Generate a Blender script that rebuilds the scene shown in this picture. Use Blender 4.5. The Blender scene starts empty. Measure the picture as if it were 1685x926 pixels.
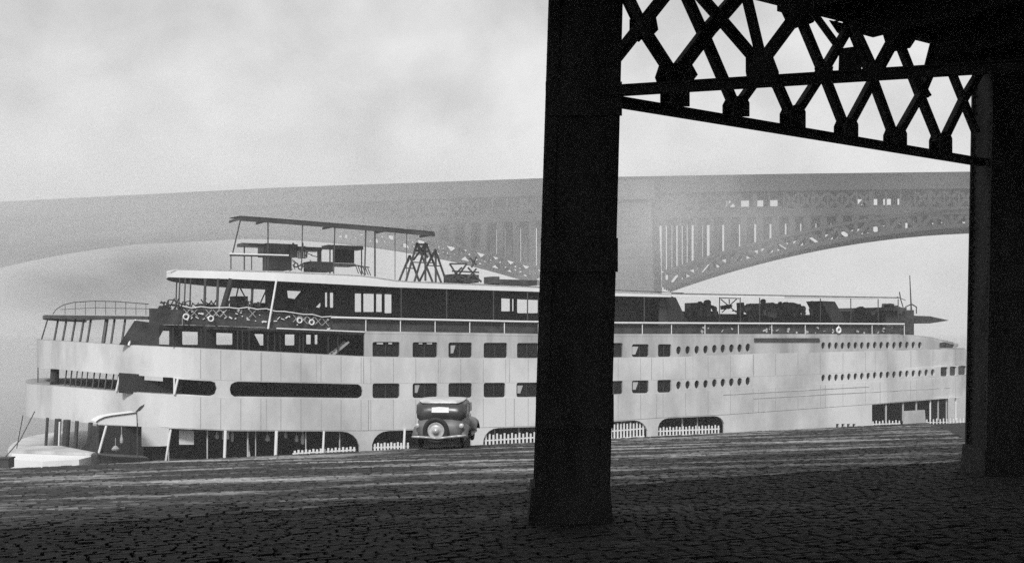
import bpy, bmesh, math, random
from math import sin, cos, pi, radians, sqrt
from mathutils import Vector, Matrix
random.seed(7)
S = bpy.context.scene
C = bpy.context.collection

# ------------------------------------------------------------ camera
F, CX, HY = 1800.0, 842.5, 545.0            # focal length, centre and horizon in photo pixels (1685 wide)
cam = bpy.data.cameras.new('camera'); co = bpy.data.objects.new('camera', cam); C.objects.link(co)
co.location = (0, 0, 0); co.rotation_euler = (radians(90), 0, 0)
cam.lens = 36 * F / 1685; cam.sensor_width = 36; cam.shift_y = (HY - 463) / 1685
cam.clip_start = .1; cam.clip_end = 20000
S.camera = co
S.view_settings.view_transform = 'Standard'; S.view_settings.look = 'None'
S.view_settings.exposure = 0.35; S.view_settings.gamma = 1

# ------------------------------------------------------------ sky and sun
SUN_EL, SUN_AZ = radians(42), radians(188)   # azimuth from +Y, clockwise
w = bpy.data.worlds.new('World'); S.world = w; w.use_nodes = True
nt = w.node_tree; N = nt.nodes; L = nt.links; N.clear()
out = N.new('ShaderNodeOutputWorld'); bg = N.new('ShaderNodeBackground'); bg.inputs[1].default_value = .1
sky = N.new('ShaderNodeTexSky'); sky.sky_type = 'NISHITA'; sky.sun_disc = False
sky.sun_elevation = SUN_EL; sky.sun_rotation = SUN_AZ
bw = N.new('ShaderNodeRGBToBW'); L.new(sky.outputs[0], bw.inputs[0])
tc = N.new('ShaderNodeTexCoord'); mp = N.new('ShaderNodeMapping'); mp.inputs['Scale'].default_value = (1.5, 1.5, 1.9)
mp.inputs['Rotation'].default_value = (0, .5, .3)
L.new(tc.outputs['Generated'], mp.inputs[0])
n1 = N.new('ShaderNodeTexNoise'); n1.inputs['Scale'].default_value = 5.6; n1.inputs['Detail'].default_value = 5
n1.inputs['Roughness'].default_value = .5; n1.inputs['Distortion'].default_value = .15
L.new(mp.outputs[0], n1.inputs['Vector'])
cr = N.new('ShaderNodeMapRange'); cr.inputs[1].default_value = .34; cr.inputs[2].default_value = .66
cr.inputs[3].default_value = 4.9; cr.inputs[4].default_value = 7.0
L.new(n1.outputs[0], cr.inputs[0])
mx = N.new('ShaderNodeMix'); mx.data_type = 'FLOAT'; mx.inputs[0].default_value = .88
L.new(bw.outputs[0], mx.inputs[2]); L.new(cr.outputs[0], mx.inputs[3])
L.new(mx.outputs[0], bg.inputs[0]); L.new(bg.outputs[0], out.inputs[0])
sl = bpy.data.lights.new('sun', 'SUN'); sl.energy = 2.4; sl.angle = radians(10); sl.color = (1, 1, 1)
so = bpy.data.objects.new('sun', sl); C.objects.link(so)
sd = Vector((sin(SUN_AZ) * cos(SUN_EL), cos(SUN_AZ) * cos(SUN_EL), sin(SUN_EL)))
so.rotation_euler = sd.to_track_quat('Z', 'Y').to_euler(); so.location = (0, -20, 40)

# ------------------------------------------------------------ materials
def gray(name, a, b=None, rough=.6, scale=3., stretch=(1, 1, 1), bump=0, rough2=None, metal=0, detail=6, spec=.5, mask=(.35, .65), bscale=None):
    m = bpy.data.materials.new(name); m.use_nodes = True
    t = m.node_tree; p = t.nodes['Principled BSDF']
    p.inputs['Roughness'].default_value = rough; p.inputs['Metallic'].default_value = metal
    p.inputs['Specular IOR Level'].default_value = spec
    b = a if b is None else b
    tc = t.nodes.new('ShaderNodeTexCoord'); mp = t.nodes.new('ShaderNodeMapping'); mp.inputs['Scale'].default_value = stretch
    t.links.new(tc.outputs['Object'], mp.inputs[0])
    no = t.nodes.new('ShaderNodeTexNoise'); no.inputs['Scale'].default_value = scale; no.inputs['Detail'].default_value = detail
    no.inputs['Roughness'].default_value = .6
    t.links.new(mp.outputs[0], no.inputs['Vector'])
    r = t.nodes.new('ShaderNodeValToRGB'); r.color_ramp.elements[0].position = mask[0]; r.color_ramp.elements[1].position = mask[1]
    r.color_ramp.elements[0].color = (a, a, a, 1); r.color_ramp.elements[1].color = (b, b, b, 1)
    t.links.new(no.outputs[0], r.inputs[0]); t.links.new(r.outputs[0], p.inputs['Base Color'])
    if rough2 is not None:
        q = t.nodes.new('ShaderNodeMapRange'); q.inputs[1].default_value = mask[0]; q.inputs[2].default_value = mask[1]
        q.inputs[3].default_value = rough; q.inputs[4].default_value = rough2
        t.links.new(no.outputs[0], q.inputs[0]); t.links.new(q.outputs[0], p.inputs['Roughness'])
    if bump:
        n2 = t.nodes.new('ShaderNodeTexNoise'); n2.inputs['Scale'].default_value = bscale or scale * 3; n2.inputs['Detail'].default_value = 8
        t.links.new(tc.outputs['Object'], n2.inputs['Vector'])
        bu = t.nodes.new('ShaderNodeBump'); bu.inputs['Strength'].default_value = bump; bu.inputs['Distance'].default_value = .05
        t.links.new(n2.outputs[0], bu.inputs['Height']); t.links.new(bu.outputs[0], p.inputs['Normal'])
    return m
M_WHITE = gray('white_boat_paint', .40, .66, .5, .3, (.6, 1, .35), bump=.3, mask=(.34, .58), detail=9)
M_WSTAIN = gray('weathered_white_paint', .30, .52, .55, .45, (1, 1, .22), bump=.3, mask=(.35, .6), detail=9)
M_TRIM = gray('white_trim_paint', .74, .8, .5, 1)
M_DARK = gray('dark_painted_steel', .03, .06, .55, .8)
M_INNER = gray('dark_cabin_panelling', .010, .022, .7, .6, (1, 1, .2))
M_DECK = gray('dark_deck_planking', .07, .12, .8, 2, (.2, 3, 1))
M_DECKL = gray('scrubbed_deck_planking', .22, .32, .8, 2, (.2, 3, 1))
M_GLASS = gray('dark_window_glass', .008, .02, .25, .4, spec=.2)
M_POST = gray('dark_post_paint', .035, .06, .6, 2)
M_CANVAS = gray('dark_canvas', .02, .06, .9, 1.2, bump=.3)
M_IRON = gray('black_riveted_iron', .02, .045, .9, 2.3, (1, 1, .4), bump=.8, spec=.12, bscale=14)
M_STEEL = gray('hazy_bridge_steel', .02, .045, .7, .12)
M_STONE = gray('bridge_masonry', .09, .16, .85, .2, bump=.3)
M_SIDING = gray('masonry_joint', .08, .12, .9, .3)
M_WATER = gray('river_water', .03, .05, .12, .4, (1, .3, 1), bump=.25, bscale=1.3)

# ------------------------------------------------------------ mesh helpers
class MB:
    def __init__(s): s.v = []; s.f = []
    def add(s, vs, fs):
        n = len(s.v); s.v += [tuple(x) for x in vs]; s.f += [tuple(i + n for i in f) for f in fs]; return s
    def box(s, c, d, m=None):
        c = Vector(c); h = [x / 2 for x in d]
        vs = [Vector((sx * h[0], sy * h[1], sz * h[2])) for sx in (-1, 1) for sy in (-1, 1) for sz in (-1, 1)]
        if m is not None: vs = [m @ x for x in vs]
        return s.add([c + x for x in vs], [(0, 1, 3, 2), (4, 6, 7, 5), (0, 4, 5, 1), (2, 3, 7, 6), (0, 2, 6, 4), (1, 5, 7, 3)])
    def hexa(s, p):      # 8 points: bottom ring 0-3, top ring 4-7
        return s.add(p, [(3, 2, 1, 0), (4, 5, 6, 7), (0, 1, 5, 4), (1, 2, 6, 5), (2, 3, 7, 6), (3, 0, 4, 7)])
    def beam(s, a, b, wd, th, nrm=(0, 0, 1)):   # wd across (in plane), th along nrm
        a, b, n = Vector(a), Vector(b), Vector(nrm).normalized(); d = (b - a).normalized()
        sd = d.cross(n)
        if sd.length < 1e-4: sd = d.orthogonal()
        sd.normalize(); n = sd.cross(d).normalized()
        o = [sd * (-wd / 2) - n * th / 2, sd * (wd / 2) - n * th / 2, sd * (wd / 2) + n * th / 2, sd * (-wd / 2) + n * th / 2]
        return s.hexa([a + x for x in o] + [b + x for x in o])
    def tube(s, a, b, r, n=8, r2=None):
        a, b = Vector(a), Vector(b); d = (b - a).normalized(); x = d.orthogonal().normalized(); y = d.cross(x)
        r2 = r if r2 is None else r2
        vs = [a + (x * cos(2 * pi * i / n) + y * sin(2 * pi * i / n)) * r for i in range(n)] + [b + (x * cos(2 * pi * i / n) + y * sin(2 * pi * i / n)) * r2 for i in range(n)]
        return s.add(vs, [(i, (i + 1) % n, (i + 1) % n + n, i + n) for i in range(n)] + [tuple(range(n))[::-1], tuple(range(n, 2 * n))])
    def path(s, pts, r, n=6):
        for a, b in zip(pts, pts[1:]): s.tube(a, b, r, n)
        return s
    def prism(s, pts, off):      # polygon pts extruded by vector off
        n = len(pts); off = Vector(off); pts = [Vector(p) for p in pts]
        return s.add(pts + [p + off for p in pts], [tuple(range(n))[::-1], tuple(range(n, 2 * n))] + [(i, (i + 1) % n, (i + 1) % n + n, i + n) for i in range(n)])
    def lathe(s, c, prof, axis=(0, 0, 1), n=20):  # prof: (r, h)
        ax = Vector(axis).normalized(); x = ax.orthogonal().normalized(); y = ax.cross(x); c = Vector(c)
        vs = [c + ax * h + (x * cos(2 * pi * i / n) + y * sin(2 * pi * i / n)) * r for r, h in prof for i in range(n)]
        fs = [(k * n + i, k * n + (i + 1) % n, (k + 1) * n + (i + 1) % n, (k + 1) * n + i) for k in range(len(prof) - 1) for i in range(n)]
        return s.add(vs, fs)
    def torus(s, c, R, r, axis, n=24, m=10):
        ax = Vector(axis).normalized(); x = ax.orthogonal().normalized(); y = ax.cross(x); c = Vector(c); vs = []; fs = []
        for i in range(n):
            e = x * cos(2 * pi * i / n) + y * sin(2 * pi * i / n)
            for j in range(m): vs.append(c + e * (R + r * cos(2 * pi * j / m)) + ax * r * sin(2 * pi * j / m))
        for i in range(n):
            for j in range(m): fs.append((i * m + j, i * m + (j + 1) % m, (i + 1) % n * m + (j + 1) % m, (i + 1) % n * m + j))
        return s.add(vs, fs)
    def build(s, name, mat, parent=None, smooth=False, kind=None, label=None):
        me = bpy.data.meshes.new(name); me.from_pydata(s.v, [], s.f)
        bm = bmesh.new(); bm.from_mesh(me); bmesh.ops.recalc_face_normals(bm, faces=bm.faces); bm.to_mesh(me); bm.free()
        me.materials.append(mat); o = bpy.data.objects.new(name, me); C.objects.link(o)
        if smooth:
            for p in me.polygons: p.use_smooth = True
        if parent is not None: o.parent = parent
        if kind: o['kind'] = kind
        if label: o['label'] = label
        return o
def tag(o, label, cat, group=None):
    o['label'] = label; o['category'] = cat
    if group: o['group'] = group
    return o
def thing(name, label, cat, loc=(0, 0, 0), rz=0, group=None):
    o = bpy.data.objects.new(name, None); C.objects.link(o); o.location = loc; o.rotation_euler = (0, 0, rz)
    o.empty_display_size = .5
    return tag(o, label, cat, group)
def lerp(tab, x):
    if x <= tab[0][0]: return tab[0][1]
    for (a, b), (c, d) in zip(tab, tab[1:]):
        if x <= c: return b + (d - b) * (x - a) / (c - a)
    return tab[-1][1]
def wall_from_outline(outer, holes, mapf, thick, name, mat, parent, step=14, kind=None):
    """A wall given as an outline with openings in the plane of its face; real thickness with jambs round each opening."""
    def dens(poly):
        r = []
        for (a, b), (c, d) in zip(poly, poly[1:] + poly[:1]):
            k = max(1, int(math.hypot(c - a, d - b) / step))
            r += [(a + (c - a) * i / k, b + (d - b) * i / k) for i in range(k)]
        return r
    bm = bmesh.new(); loops = []; es = []
    for poly in [outer] + holes:
        p = dens(poly); vs = [bm.verts.new((x, y, 0)) for x, y in p]
        es += [bm.edges.new((vs[i], vs[(i + 1) % len(vs)])) for i in range(len(vs))]; loops.append([v.index for v in vs])
    bmesh.ops.triangle_fill(bm, edges=es, use_beauty=True, use_dissolve=False)
    bm.verts.ensure_lookup_table(); bm.verts.index_update()
    vs2 = [(v.co.x, v.co.y) for v in bm.verts]; fs = [tuple(v.index for v in f.verts) for f in bm.faces]
    bed = [(e.verts[0].index, e.verts[1].index) for e in bm.edges if len(e.link_faces) == 1]
    bm.free(); n = len(vs2)
    V = [mapf(x, y, 0) for x, y in vs2] + [mapf(x, y, thick) for x, y in vs2]
    Fc = fs + [tuple(i + n for i in f)[::-1] for f in fs] + [(a, b, b + n, a + n) for a, b in bed]
    return MB().add(V, Fc).build(name, mat, parent, kind=kind)
def rrect(x0, y0, x1, y1, r, corners='abcd', n=4, dy=0):
    """rounded rectangle in photo-pixel axes (y down); dy: how much y shifts from left to right end"""
    pts = []
    for k, (cx, cy, a0) in dict(a=(x0, y0, 180), b=(x1, y0, 270), c=(x1, y1, 0), d=(x0, y1, 90)).items():
        rr = r if k in corners else 0
        sx = 1 if cx == x0 else -1; sy = 1 if cy == y0 else -1
        if rr == 0: pts.append((cx, cy)); continue
        ox, oy = cx + sx * rr, cy + sy * rr
        for i in range(n + 1):
            a = radians(a0 + 90 * i / n); pts.append((ox + rr * cos(a), oy + rr * sin(a)))
    return [(x, y + dy * (x - x0) / (x1 - x0)) for x, y in pts]

# ------------------------------------------------------------ the levee and river
UL = Vector((.899, .438, 0)); NL = Vector((-.438, .899, 0))
def gz(p):
    return lerp([(-5, -1.6), (0, -1.6), (34.5, -4.0), (62, -10.9), (90, -12.6)], p)
M_GROUND = gray('shade_darkened_cinder_ground', .01, .025, .75, .9, (.35, 1, 1), bump=.9, bscale=5, mask=(.35, .7), spec=.3)  # cinder colour taken darker, with the trestle deck's shade painted into it
mb = MB(); ps = [-2500, -300, -60, -20, -5] + [i * .75 for i in range(0, 47)] + [36, 40, 46, 52, 57, 62, 75, 90]
qs = [-2500, -300] + [-60 + i * 3 for i in range(0, 60)] + [300, 2500]
for p in ps:
    for q in qs:
        z = gz(p) + (.05 * sin(q * .7 + p) * sin(p * .9 - q * .2) if 0 < p < 33 and abs(q) < 130 else 0)
        mb.v.append(tuple(UL * q + NL * p + Vector((0, 0, z))))
nq = len(qs)
for i in range(len(ps) - 1):
    for j in range(nq - 1): mb.f.append((i * nq + j, i * nq + j + 1, (i + 1) * nq + j + 1, (i + 1) * nq + j))
g = mb.build('ground', M_GROUND, smooth=True, kind='structure')
mb = MB(); nn = 24
for i in range(nn + 1):
    for j in range(nn + 1):
        q = -2500 + 5000 * j / nn; p = 56 + 2400 * (i / nn) ** 2
        mb.v.append(tuple(UL * q + NL * p + Vector((0, 0, -10.5))))
for i in range(nn):
    for j in range(nn): mb.f.append((i * (nn + 1) + j, i * (nn + 1) + j + 1, (i + 1) * (nn + 1) + j + 1, (i + 1) * (nn + 1) + j))
mb.build('river', M_WATER, kind='structure')

# stone setts of the levee: thousands, joined
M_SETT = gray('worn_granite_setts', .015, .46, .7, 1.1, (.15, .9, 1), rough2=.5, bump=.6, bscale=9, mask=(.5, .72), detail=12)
mm = M_SETT.node_tree
for n_ in mm.nodes:
    if n_.type == 'MAPPING': n_.inputs['Rotation'].default_value = (0, 0, -math.atan2(.438, .899))
def setts(p0, p1, keep, name, mat, seed, size=(.34, .2), zoff=0):
    rnd = random.Random(seed); m = MB(); p = p0
    while p < p1:
        wd = size[1] * rnd.uniform(.9, 1.15); Yc = p / .899
        q0 = -(.52 * p + 2) - p * .0; q1 = .95 * p + 4; q = q0 * 1.25 + rnd.random() * .3
        while q < q1:
            ln = size[0] * rnd.uniform(.7, 1.3)
            if rnd.random() < keep(q, p):
                c = UL * (q + ln / 2) + NL * (p + wd / 2) + Vector((0, 0, gz(p) - .03 + rnd.uniform(-.008, .012) + zoff))
                tx, ty = rnd.uniform(-.015, .015), rnd.uniform(-.05, .05); h = .09
                pts = []
                for (k, zz) in ((1, 0), (.8, h)):
                    for sx, sy in ((-1, -1), (1, -1), (1, 1), (-1, 1)):
                        pts.append(c + UL * (sx * ln * .47 * k) + NL * (sy * wd * .47 * k) + Vector((0, 0, zz + (sx * tx * ln + sy * ty * wd if zz else 0))))
                b = len(m.v); m.v += [tuple(x) for x in pts]
                m.f += [(b + 4, b + 5, b + 6, b + 7)] + [(b + i, b + (i + 1) % 4, b + (i + 1) % 4 + 4, b + i + 4) for i in range(4)]
            q += ln
        p += wd
    return m.build(name, mat, kind='stuff')
import mathutils.noise as mn
def patch(q, p, s=1.): return mn.noise(Vector((q * .12 * s, p * .55 * s, 3.3)))
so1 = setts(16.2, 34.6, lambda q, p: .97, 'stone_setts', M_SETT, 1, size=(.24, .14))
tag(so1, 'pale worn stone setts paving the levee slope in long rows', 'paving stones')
M_SETT_SHADE = gray('shade_toned_setts', .010, .055, .8, .6, (.12, .8, 1), rough2=.6, bump=.5, bscale=9, mask=(.54, .76), spec=.25)  # darker copy of the setts: the deck's shade is in the colour
so2 = setts(6.5, 16.2, lambda q, p: .97, 'sunken_setts', M_SETT_SHADE, 2, size=(.2, .13), zoff=-.02)
tag(so2, 'setts coloured dark for the trestle shade, half buried in the ground in front', 'paving stones')

# ------------------------------------------------------------ the steel trestle in front
Z1A, Z1B = Vector((1.385, 14.0, 0)), Vector((7.985, 19.04, 0))
Z2A, Z2B = Vector((1.327, 13.42, 0)), Vector((5.2, 12.35, 0))
def on_plane(A, B, x, y):
    r = (x - CX) / F; d = B - A; t = (r * A.y - A.x) / (d.x - r * d.y); P = A + d * t
    return Vector((P.x, P.y, -(y - HY) / F * P.y))
def c7(x, y): return (980 + x / 2.39, y / 2.39)
tre = thing('steel_trestle', 'black riveted steel trestle framing the boat, with lattice trusses and two thick columns', 'trestle', (0, 0, 0))
def truss(A, B, members, gussets, chords, th, tname):
    n = (B - A).cross(Vector((0, 0, 1))).normalized()
    for k, (pts, wpx) in enumerate(members):
        P = [on_plane(A, B, *c7(*q)) + n * (.02 if k % 2 else -.02) for q in pts]
        m = MB()
        for a, b in zip(P, P[1:]):
            wm = wpx / 2.39 / F * (a.y + b.y) / 2
            m.beam(a, b, wm, th, n)
            # two angle flanges standing proud and lacing rivets
            m.beam(a + n * (th / 2 + .012), b + n * (th / 2 + .012), wm * .34, .03, n)
            m.beam(a - n * (th / 2 + .012), b - n * (th / 2 + .012), wm * .34, .03, n)
        m.build('diagonal_member', M_IRON, tre)
    for poly in gussets:
        P = [on_plane(A, B, *c7(*q)) for q in poly]
        for s_ in (-1, 1):
            MB().prism([p + n * (s_ * (th / 2 + .035)) for p in P], n * (s_ * .02)).build('gusset_plate', M_IRON, tre)
        m = MB()
        cen = sum(P, Vector()) / len(P)
        for p in P:
            for f_ in (.35, .8):
                q = cen.lerp(p, f_); m.tube(q - n * (th / 2 + .07), q + n * (th / 2 + .07), .014, 6)
        m.build('gusset_rivet', M_IRON, tre)
    for (a, b, wpx) in chords:
        a, b = on_plane(A, B, *c7(*a)), on_plane(A, B, *c7(*b))
        m = MB(); wm = wpx / 2.39 / F * (a.y + b.y) / 2
        m.beam(a, b, wm, th * 1.4, n)
        m.beam(a + Vector((0, 0, wm / 2)), b + Vector((0, 0, wm / 2)), .02, th * 2.6, n)
        L_ = (b - a).length; k = int(L_ / .16)
        for i in range(k):
            q = a.lerp(b, (i + .5) / k); m.tube(q - n * (th * .7 + .02), q + n * (th * .7 + .02), .014, 6)
        m.build('chord', M_IRON, tre)
feet = [(312, 408, 72, 270), (552, 447, 62, 395), (775, 492, 58, 430), (985, 528, 52, 480), (1178, 565, 50, 515), (1357, 595, 48, 535)]
mem1 = [([(312, 300), (185, 105), (115, -40)], 44), ([(312, 290), (448, 110), (580, -40)], 56), ([(552, 420), (440, 160), (350, -40)], 40),
        ([(552, 420), (625, 320)], 32), ([(775, 460), (720, 335), (505, 85), (395, -40)], 38), ([(775, 460), (885, 290), (1010, 80)], 34),
        ([(985, 505), (905, 300), (805, 60)], 36), ([(985, 505), (1090, 310), (1200, 110)], 34), ([(1178, 540), (1090, 300), (1000, 80)], 36),
        ([(1178, 540), (1275, 370), (1320, 265)], 32), ([(1357, 565), (1268, 345), (1180, 120)], 34), ([(1357, 565), (1440, 395), (1520, 265)], 32),
        ([(1395, 260), (1500, 520)], 26), ([(1235, 270), (1300, 380)], 20)]
gus1 = [[(x - wd / 2, b + 16), (x + wd / 2, b + 16), (x + wd / 2, t + 14), (x + wd * .28, t - 12), (x - wd * .28, t - 12), (x - wd / 2, t + 14)] for x, b, wd, t in feet]
gus1 += [[(745, 25), (860, 50), (835, 95), (800, 110), (775, 90)], [(940, 75), (1050, 100), (1030, 130), (1000, 150), (970, 120)],
         [(1150, 125), (1245, 150), (1215, 195), (1190, 200), (1165, 175)], [(1338, 160), (1520, 205), (1520, 285), (1312, 262)],
         [(270, 255), (355, 255), (380, 300), (345, 345), (272, 345), (255, 300)], [(155, 70), (215, 70), (225, 125), (190, 160), (155, 120)]]
truss(Z1A, Z1B, mem1, gus1, [((80, 404), (1520, 642), 25), ((400, -90), (1700, 244), 44)], .10, 'a')
mem2 = [([(655, 245), (585, -50)], 42), ([(655, 245), (830, 10)], 48), ([(290, -40), (60, 250)], 46), ([(100, -60), (210, 150)], 34),
        ([(850, 40), (960, 190)], 24), ([(1095, 275), (1010, 90)], 30), ([(1095, 275), (1190, 100)], 28), ([(905, 280), (975, 160)], 26),
        ([(1320, 280), (1370, 170)], 30)]
gus2 = [[(592, 232), (700, 232), (722, 290), (722, 330), (600, 338), (592, 290)], [(958, 200), (1035, 190), (1050, 250), (1040, 290), (955, 295)],
        [(860, 275), (935, 270), (925, 325), (870, 325)], [(1060, 262), (1130, 258), (1120, 305), (1070, 312)]]
truss(Z2A, Z2B, mem2, gus2, [((60, 362), (1800, 254), 34)], .09, 'b')
# deck above: soffit plate, floor beams, girder along its far edge
d1 = (Z1B - Z1A).normalized(); nrm1 = d1.cross(Vector((0, 0, 1))).normalized()
if nrm1.y > 0: nrm1 = -nrm1
a, b = Z1A - d1 * 22, Z1A + d1 * 34
zs = 4.95
MB().prism([a + Vector((0, 0, zs)), b + Vector((0, 0, zs)), b + nrm1 * 19 + Vector((0, 0, zs)), a + nrm1 * 19 + Vector((0, 0, zs))], (0, 0, .35)).build('deck', M_IRON, tre)
for i in range(28):
    q = Z1A + d1 * (-21 + i * 2.0)
    MB().beam(q + nrm1 * .2 + Vector((0, 0, 4.75)), q + nrm1 * 18.8 + Vector((0, 0, 4.75)), .3, .4).build('floor_beam', M_IRON, tre)
MB().beam(Z1A - d1 * 22 + Vector((0, 0, 5.5)), Z1A + d1 * 34 + Vector((0, 0, 5.5)), .14, 1.25).build('girder', M_IRON, tre)
# columns
def column(xl_top, xl_bot, xr_top, xr_bot, Y, dep, ztop):
    zb = gz(Y * .899 - .438 * (xl_bot - CX) / F * Y) - .25
    def X(x): return (x - CX) / F * Y
    ytop = HY - ztop * F / Y; ybot = HY - zb * F / Y
    def ex(xt, xb, y): return X(xt + (xb - xt) * (y / 800.))
    c = MB(); lt, lb, rt, rb = ex(xl_top, xl_bot, ytop), ex(xl_top, xl_bot, ybot), ex(xr_top, xr_bot, ytop), ex(xr_top, xr_bot, ybot)
    e = .055; y0 = Y + .06
    c.hexa([(lb + e, y0, zb), (rb - e, y0, zb), (rb - e, y0 + dep - .12, zb), (lb + e, y0 + dep - .12, zb), (lt + e, y0, ztop), (rt - e, y0, ztop), (rt - e, y0 + dep - .12, ztop), (lt + e, y0 + dep - .12, ztop)])
    col = c.build('column', M_IRON, tre)
    for yy in (Y, Y + dep - .055):       # cover plates, full width
        MB().hexa([(lb, yy, zb), (rb, yy, zb), (rb, yy + .055, zb), (lb, yy + .055, zb), (lt, yy, ztop), (rt, yy, ztop), (rt, yy + .055, ztop), (lt, yy + .055, ztop)]).build('cover_plate', M_IRON, col)
    # angle bars and splice plates on the face
    for s_ in (0, 1):
        m = MB(); wv = .11
        a0, a1 = (lb + .02, lt + .02) if s_ == 0 else (rb - .02 - wv, rt - .02 - wv)
        m.hexa([(a0, Y - .018, zb), (a0 + wv, Y - .018, zb), (a0 + wv, Y - .002, zb), (a0, Y - .002, zb), (a1, Y - .018, ztop), (a1 + wv, Y - .018, ztop), (a1 + wv, Y - .002, ztop), (a1, Y - .002, ztop)])
        m.build('angle_bar', M_IRON, col)
    H = ztop - zb
    for fz in (.22, .47, .72):
        z = zb + H * fz; l = lb + (lt - lb) * fz; r_ = rb + (rt - rb) * fz
        MB().box(((l + r_) / 2, Y - .03, z), (r_ - l + .035, .022, .42)).build('splice_plate', M_IRON, col)
    m = MB(); k = int(H / .15)
    for i in range(k):
        f_ = (i + .5) / k; z = zb + H * f_; l = lb + (lt - lb) * f_; r_ = rb + (rt - rb) * f_
        for xx in (l + .07, r_ - .07): m.lathe((xx, Y - .016, z), [(.024, 0), (.02, .012), (.0, .02)], (0, -1, 0), 6)
        for xx, sx in ((l, -1), (r_, 1)):
            for dy in (.12, dep - .12): m.lathe((xx + (-.055 if sx > 0 else .055), Y + dy, z), [(.024, 0), (.02, .03), (0, .065)], (sx, 0, 0), 6)
    m.build('rivets', M_IRON, col, kind='stuff')
    MB().hexa([(lb - .1, Y - .12, zb - .2), (rb + .09, Y - .12, zb - .2), (rb + .09, Y + dep + .06, zb - .2), (lb - .1, Y + dep + .06, zb - .2),
               (lb - .02, Y - .03, zb + .75), (rb + .02, Y - .03, zb + .75), (rb + .02, Y + dep + .02, zb + .75), (lb - .02, Y + dep + .02, zb + .75)]).build('footing', M_IRON, col)
    return col
column(905, 880, 1025, 1004, 13.6, .8, 5.05)
column(1637, 1622, 1790, 1780, 18.9, .9, 5.05)

# ------------------------------------------------------------ the excursion boat
ZW = -10.5
BU = Vector((.862, .507, 0)); BV = Vector((-.507, .862, 0)); B0 = Vector((-9.1, 79, 0)); BEAM = 28.
boat = thing('excursion_steamer', 'long white streamlined river excursion steamer moored along the levee, dark deck openings and rounded stern', 'boat', (B0.x, B0.y, ZW), math.atan2(.507, .862))
def wX(u, v): return B0.x + BU.x * u + BV.x * v
def wY(u, v): return B0.y + BU.y * u + BV.y * v
def px(u, v): return CX + F * wX(u, v) / wY(u, v)
def u_of(x, v):
    r = (x - CX) / F; return (79 * r + 9.1 + v * (.862 * r + .507)) / (.862 - .507 * r)
def P(x, y, v=0.):       # the photo's point (x, y) on the boat's lengthwise plane v metres inboard; boat coordinates
    u = u_of(x, v); return Vector((u, v, -(y - HY) / F * wY(u, v) - ZW))
class Plan:
    """plan outline of one level: straight side, rounded stern and bow, near half then far half"""
    def __init__(s, tipl, tipr, us=-13., ub=50., v0=0., beam=BEAM):
        H = beam / 2 - v0; s.beam = beam
        def stern(a, n=18): return [(us - a * sin(t), v0 + H - H * cos(t)) for t in [pi / 2 * (1 - i / n) for i in range(n + 1)]]
        def bow(a, n=18): return [(ub + a * sin(t), v0 + H - H * cos(t)) for t in [pi / 2 * i / n for i in range(n + 1)]]
        lo, hi = 0, 30
        for _ in range(30):
            m = (lo + hi) / 2
            if min(px(*q) for q in stern(m)) > tipl: lo = m
            else: hi = m
        st = stern(lo); lo, hi = 0, 60
        for _ in range(30):
            m = (lo + hi) / 2
            if max(px(*q) for q in bow(m)) < tipr: lo = m
            else: hi = m
        bo = bow(lo); k = 40
        mid = [(us + (ub - us) * i / k, v0) for i in range(1, k)]
        s.near = st + mid + bo
        xs = [px(*q) for q in s.near]; i0 = xs.index(min(xs)); i1 = xs.index(max(xs)); s.i0, s.i1 = i0, i1; s.xs = xs
        s.tab = [(xs[i], s.near[i][0], s.near[i][1]) for i in range(i0, i1 + 1)]
        s.v0 = v0
    def uv(s, x):
        t = s.tab
        if x <= t[0][0]: return t[0][1:]
        for a, b in zip(t, t[1:]):
            if x <= b[0]:
                f = (x - a[0]) / (b[0] - a[0] or 1); return a[1] + (b[1] - a[1]) * f, a[2] + (b[2] - a[2]) * f
        return t[-1][1:]
    def map(s, x, y, d=0):
        u, v = s.uv(x); z = -(y - HY) / F * wY(u, v) - ZW
        u0, v0 = s.uv(x - 2); u1, v1 = s.uv(x + 2); t = Vector((u1 - u0, v1 - v0, 0))
        t = t.normalized() if t.length > 1e-6 else Vector((1, 0, 0)); n = Vector((-t.y, t.x, 0))
        return Vector((u, v, z)) + n * d
    def ring(s, tab, x0=None, x1=None):
        """closed loop of points round the whole boat at the height the table gives on the near side"""
        pts = []
        for i, (u, v) in enumerate(s.near):
            j = min(max(i, s.i0), s.i1); uu, vv = s.near[j]
            z = -(lerp(tab, s.xs[j]) - HY) / F * wY(uu, vv) - ZW
            if (x0 is None or s.xs[i] >= x0 or i < s.i1 and x0 is None) and (x1 is None or u <= x1): pts.append(Vector((u, v, z)))
        return pts + [Vector((p.x, s.beam - p.y, p.z)) for p in reversed(pts)]
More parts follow.
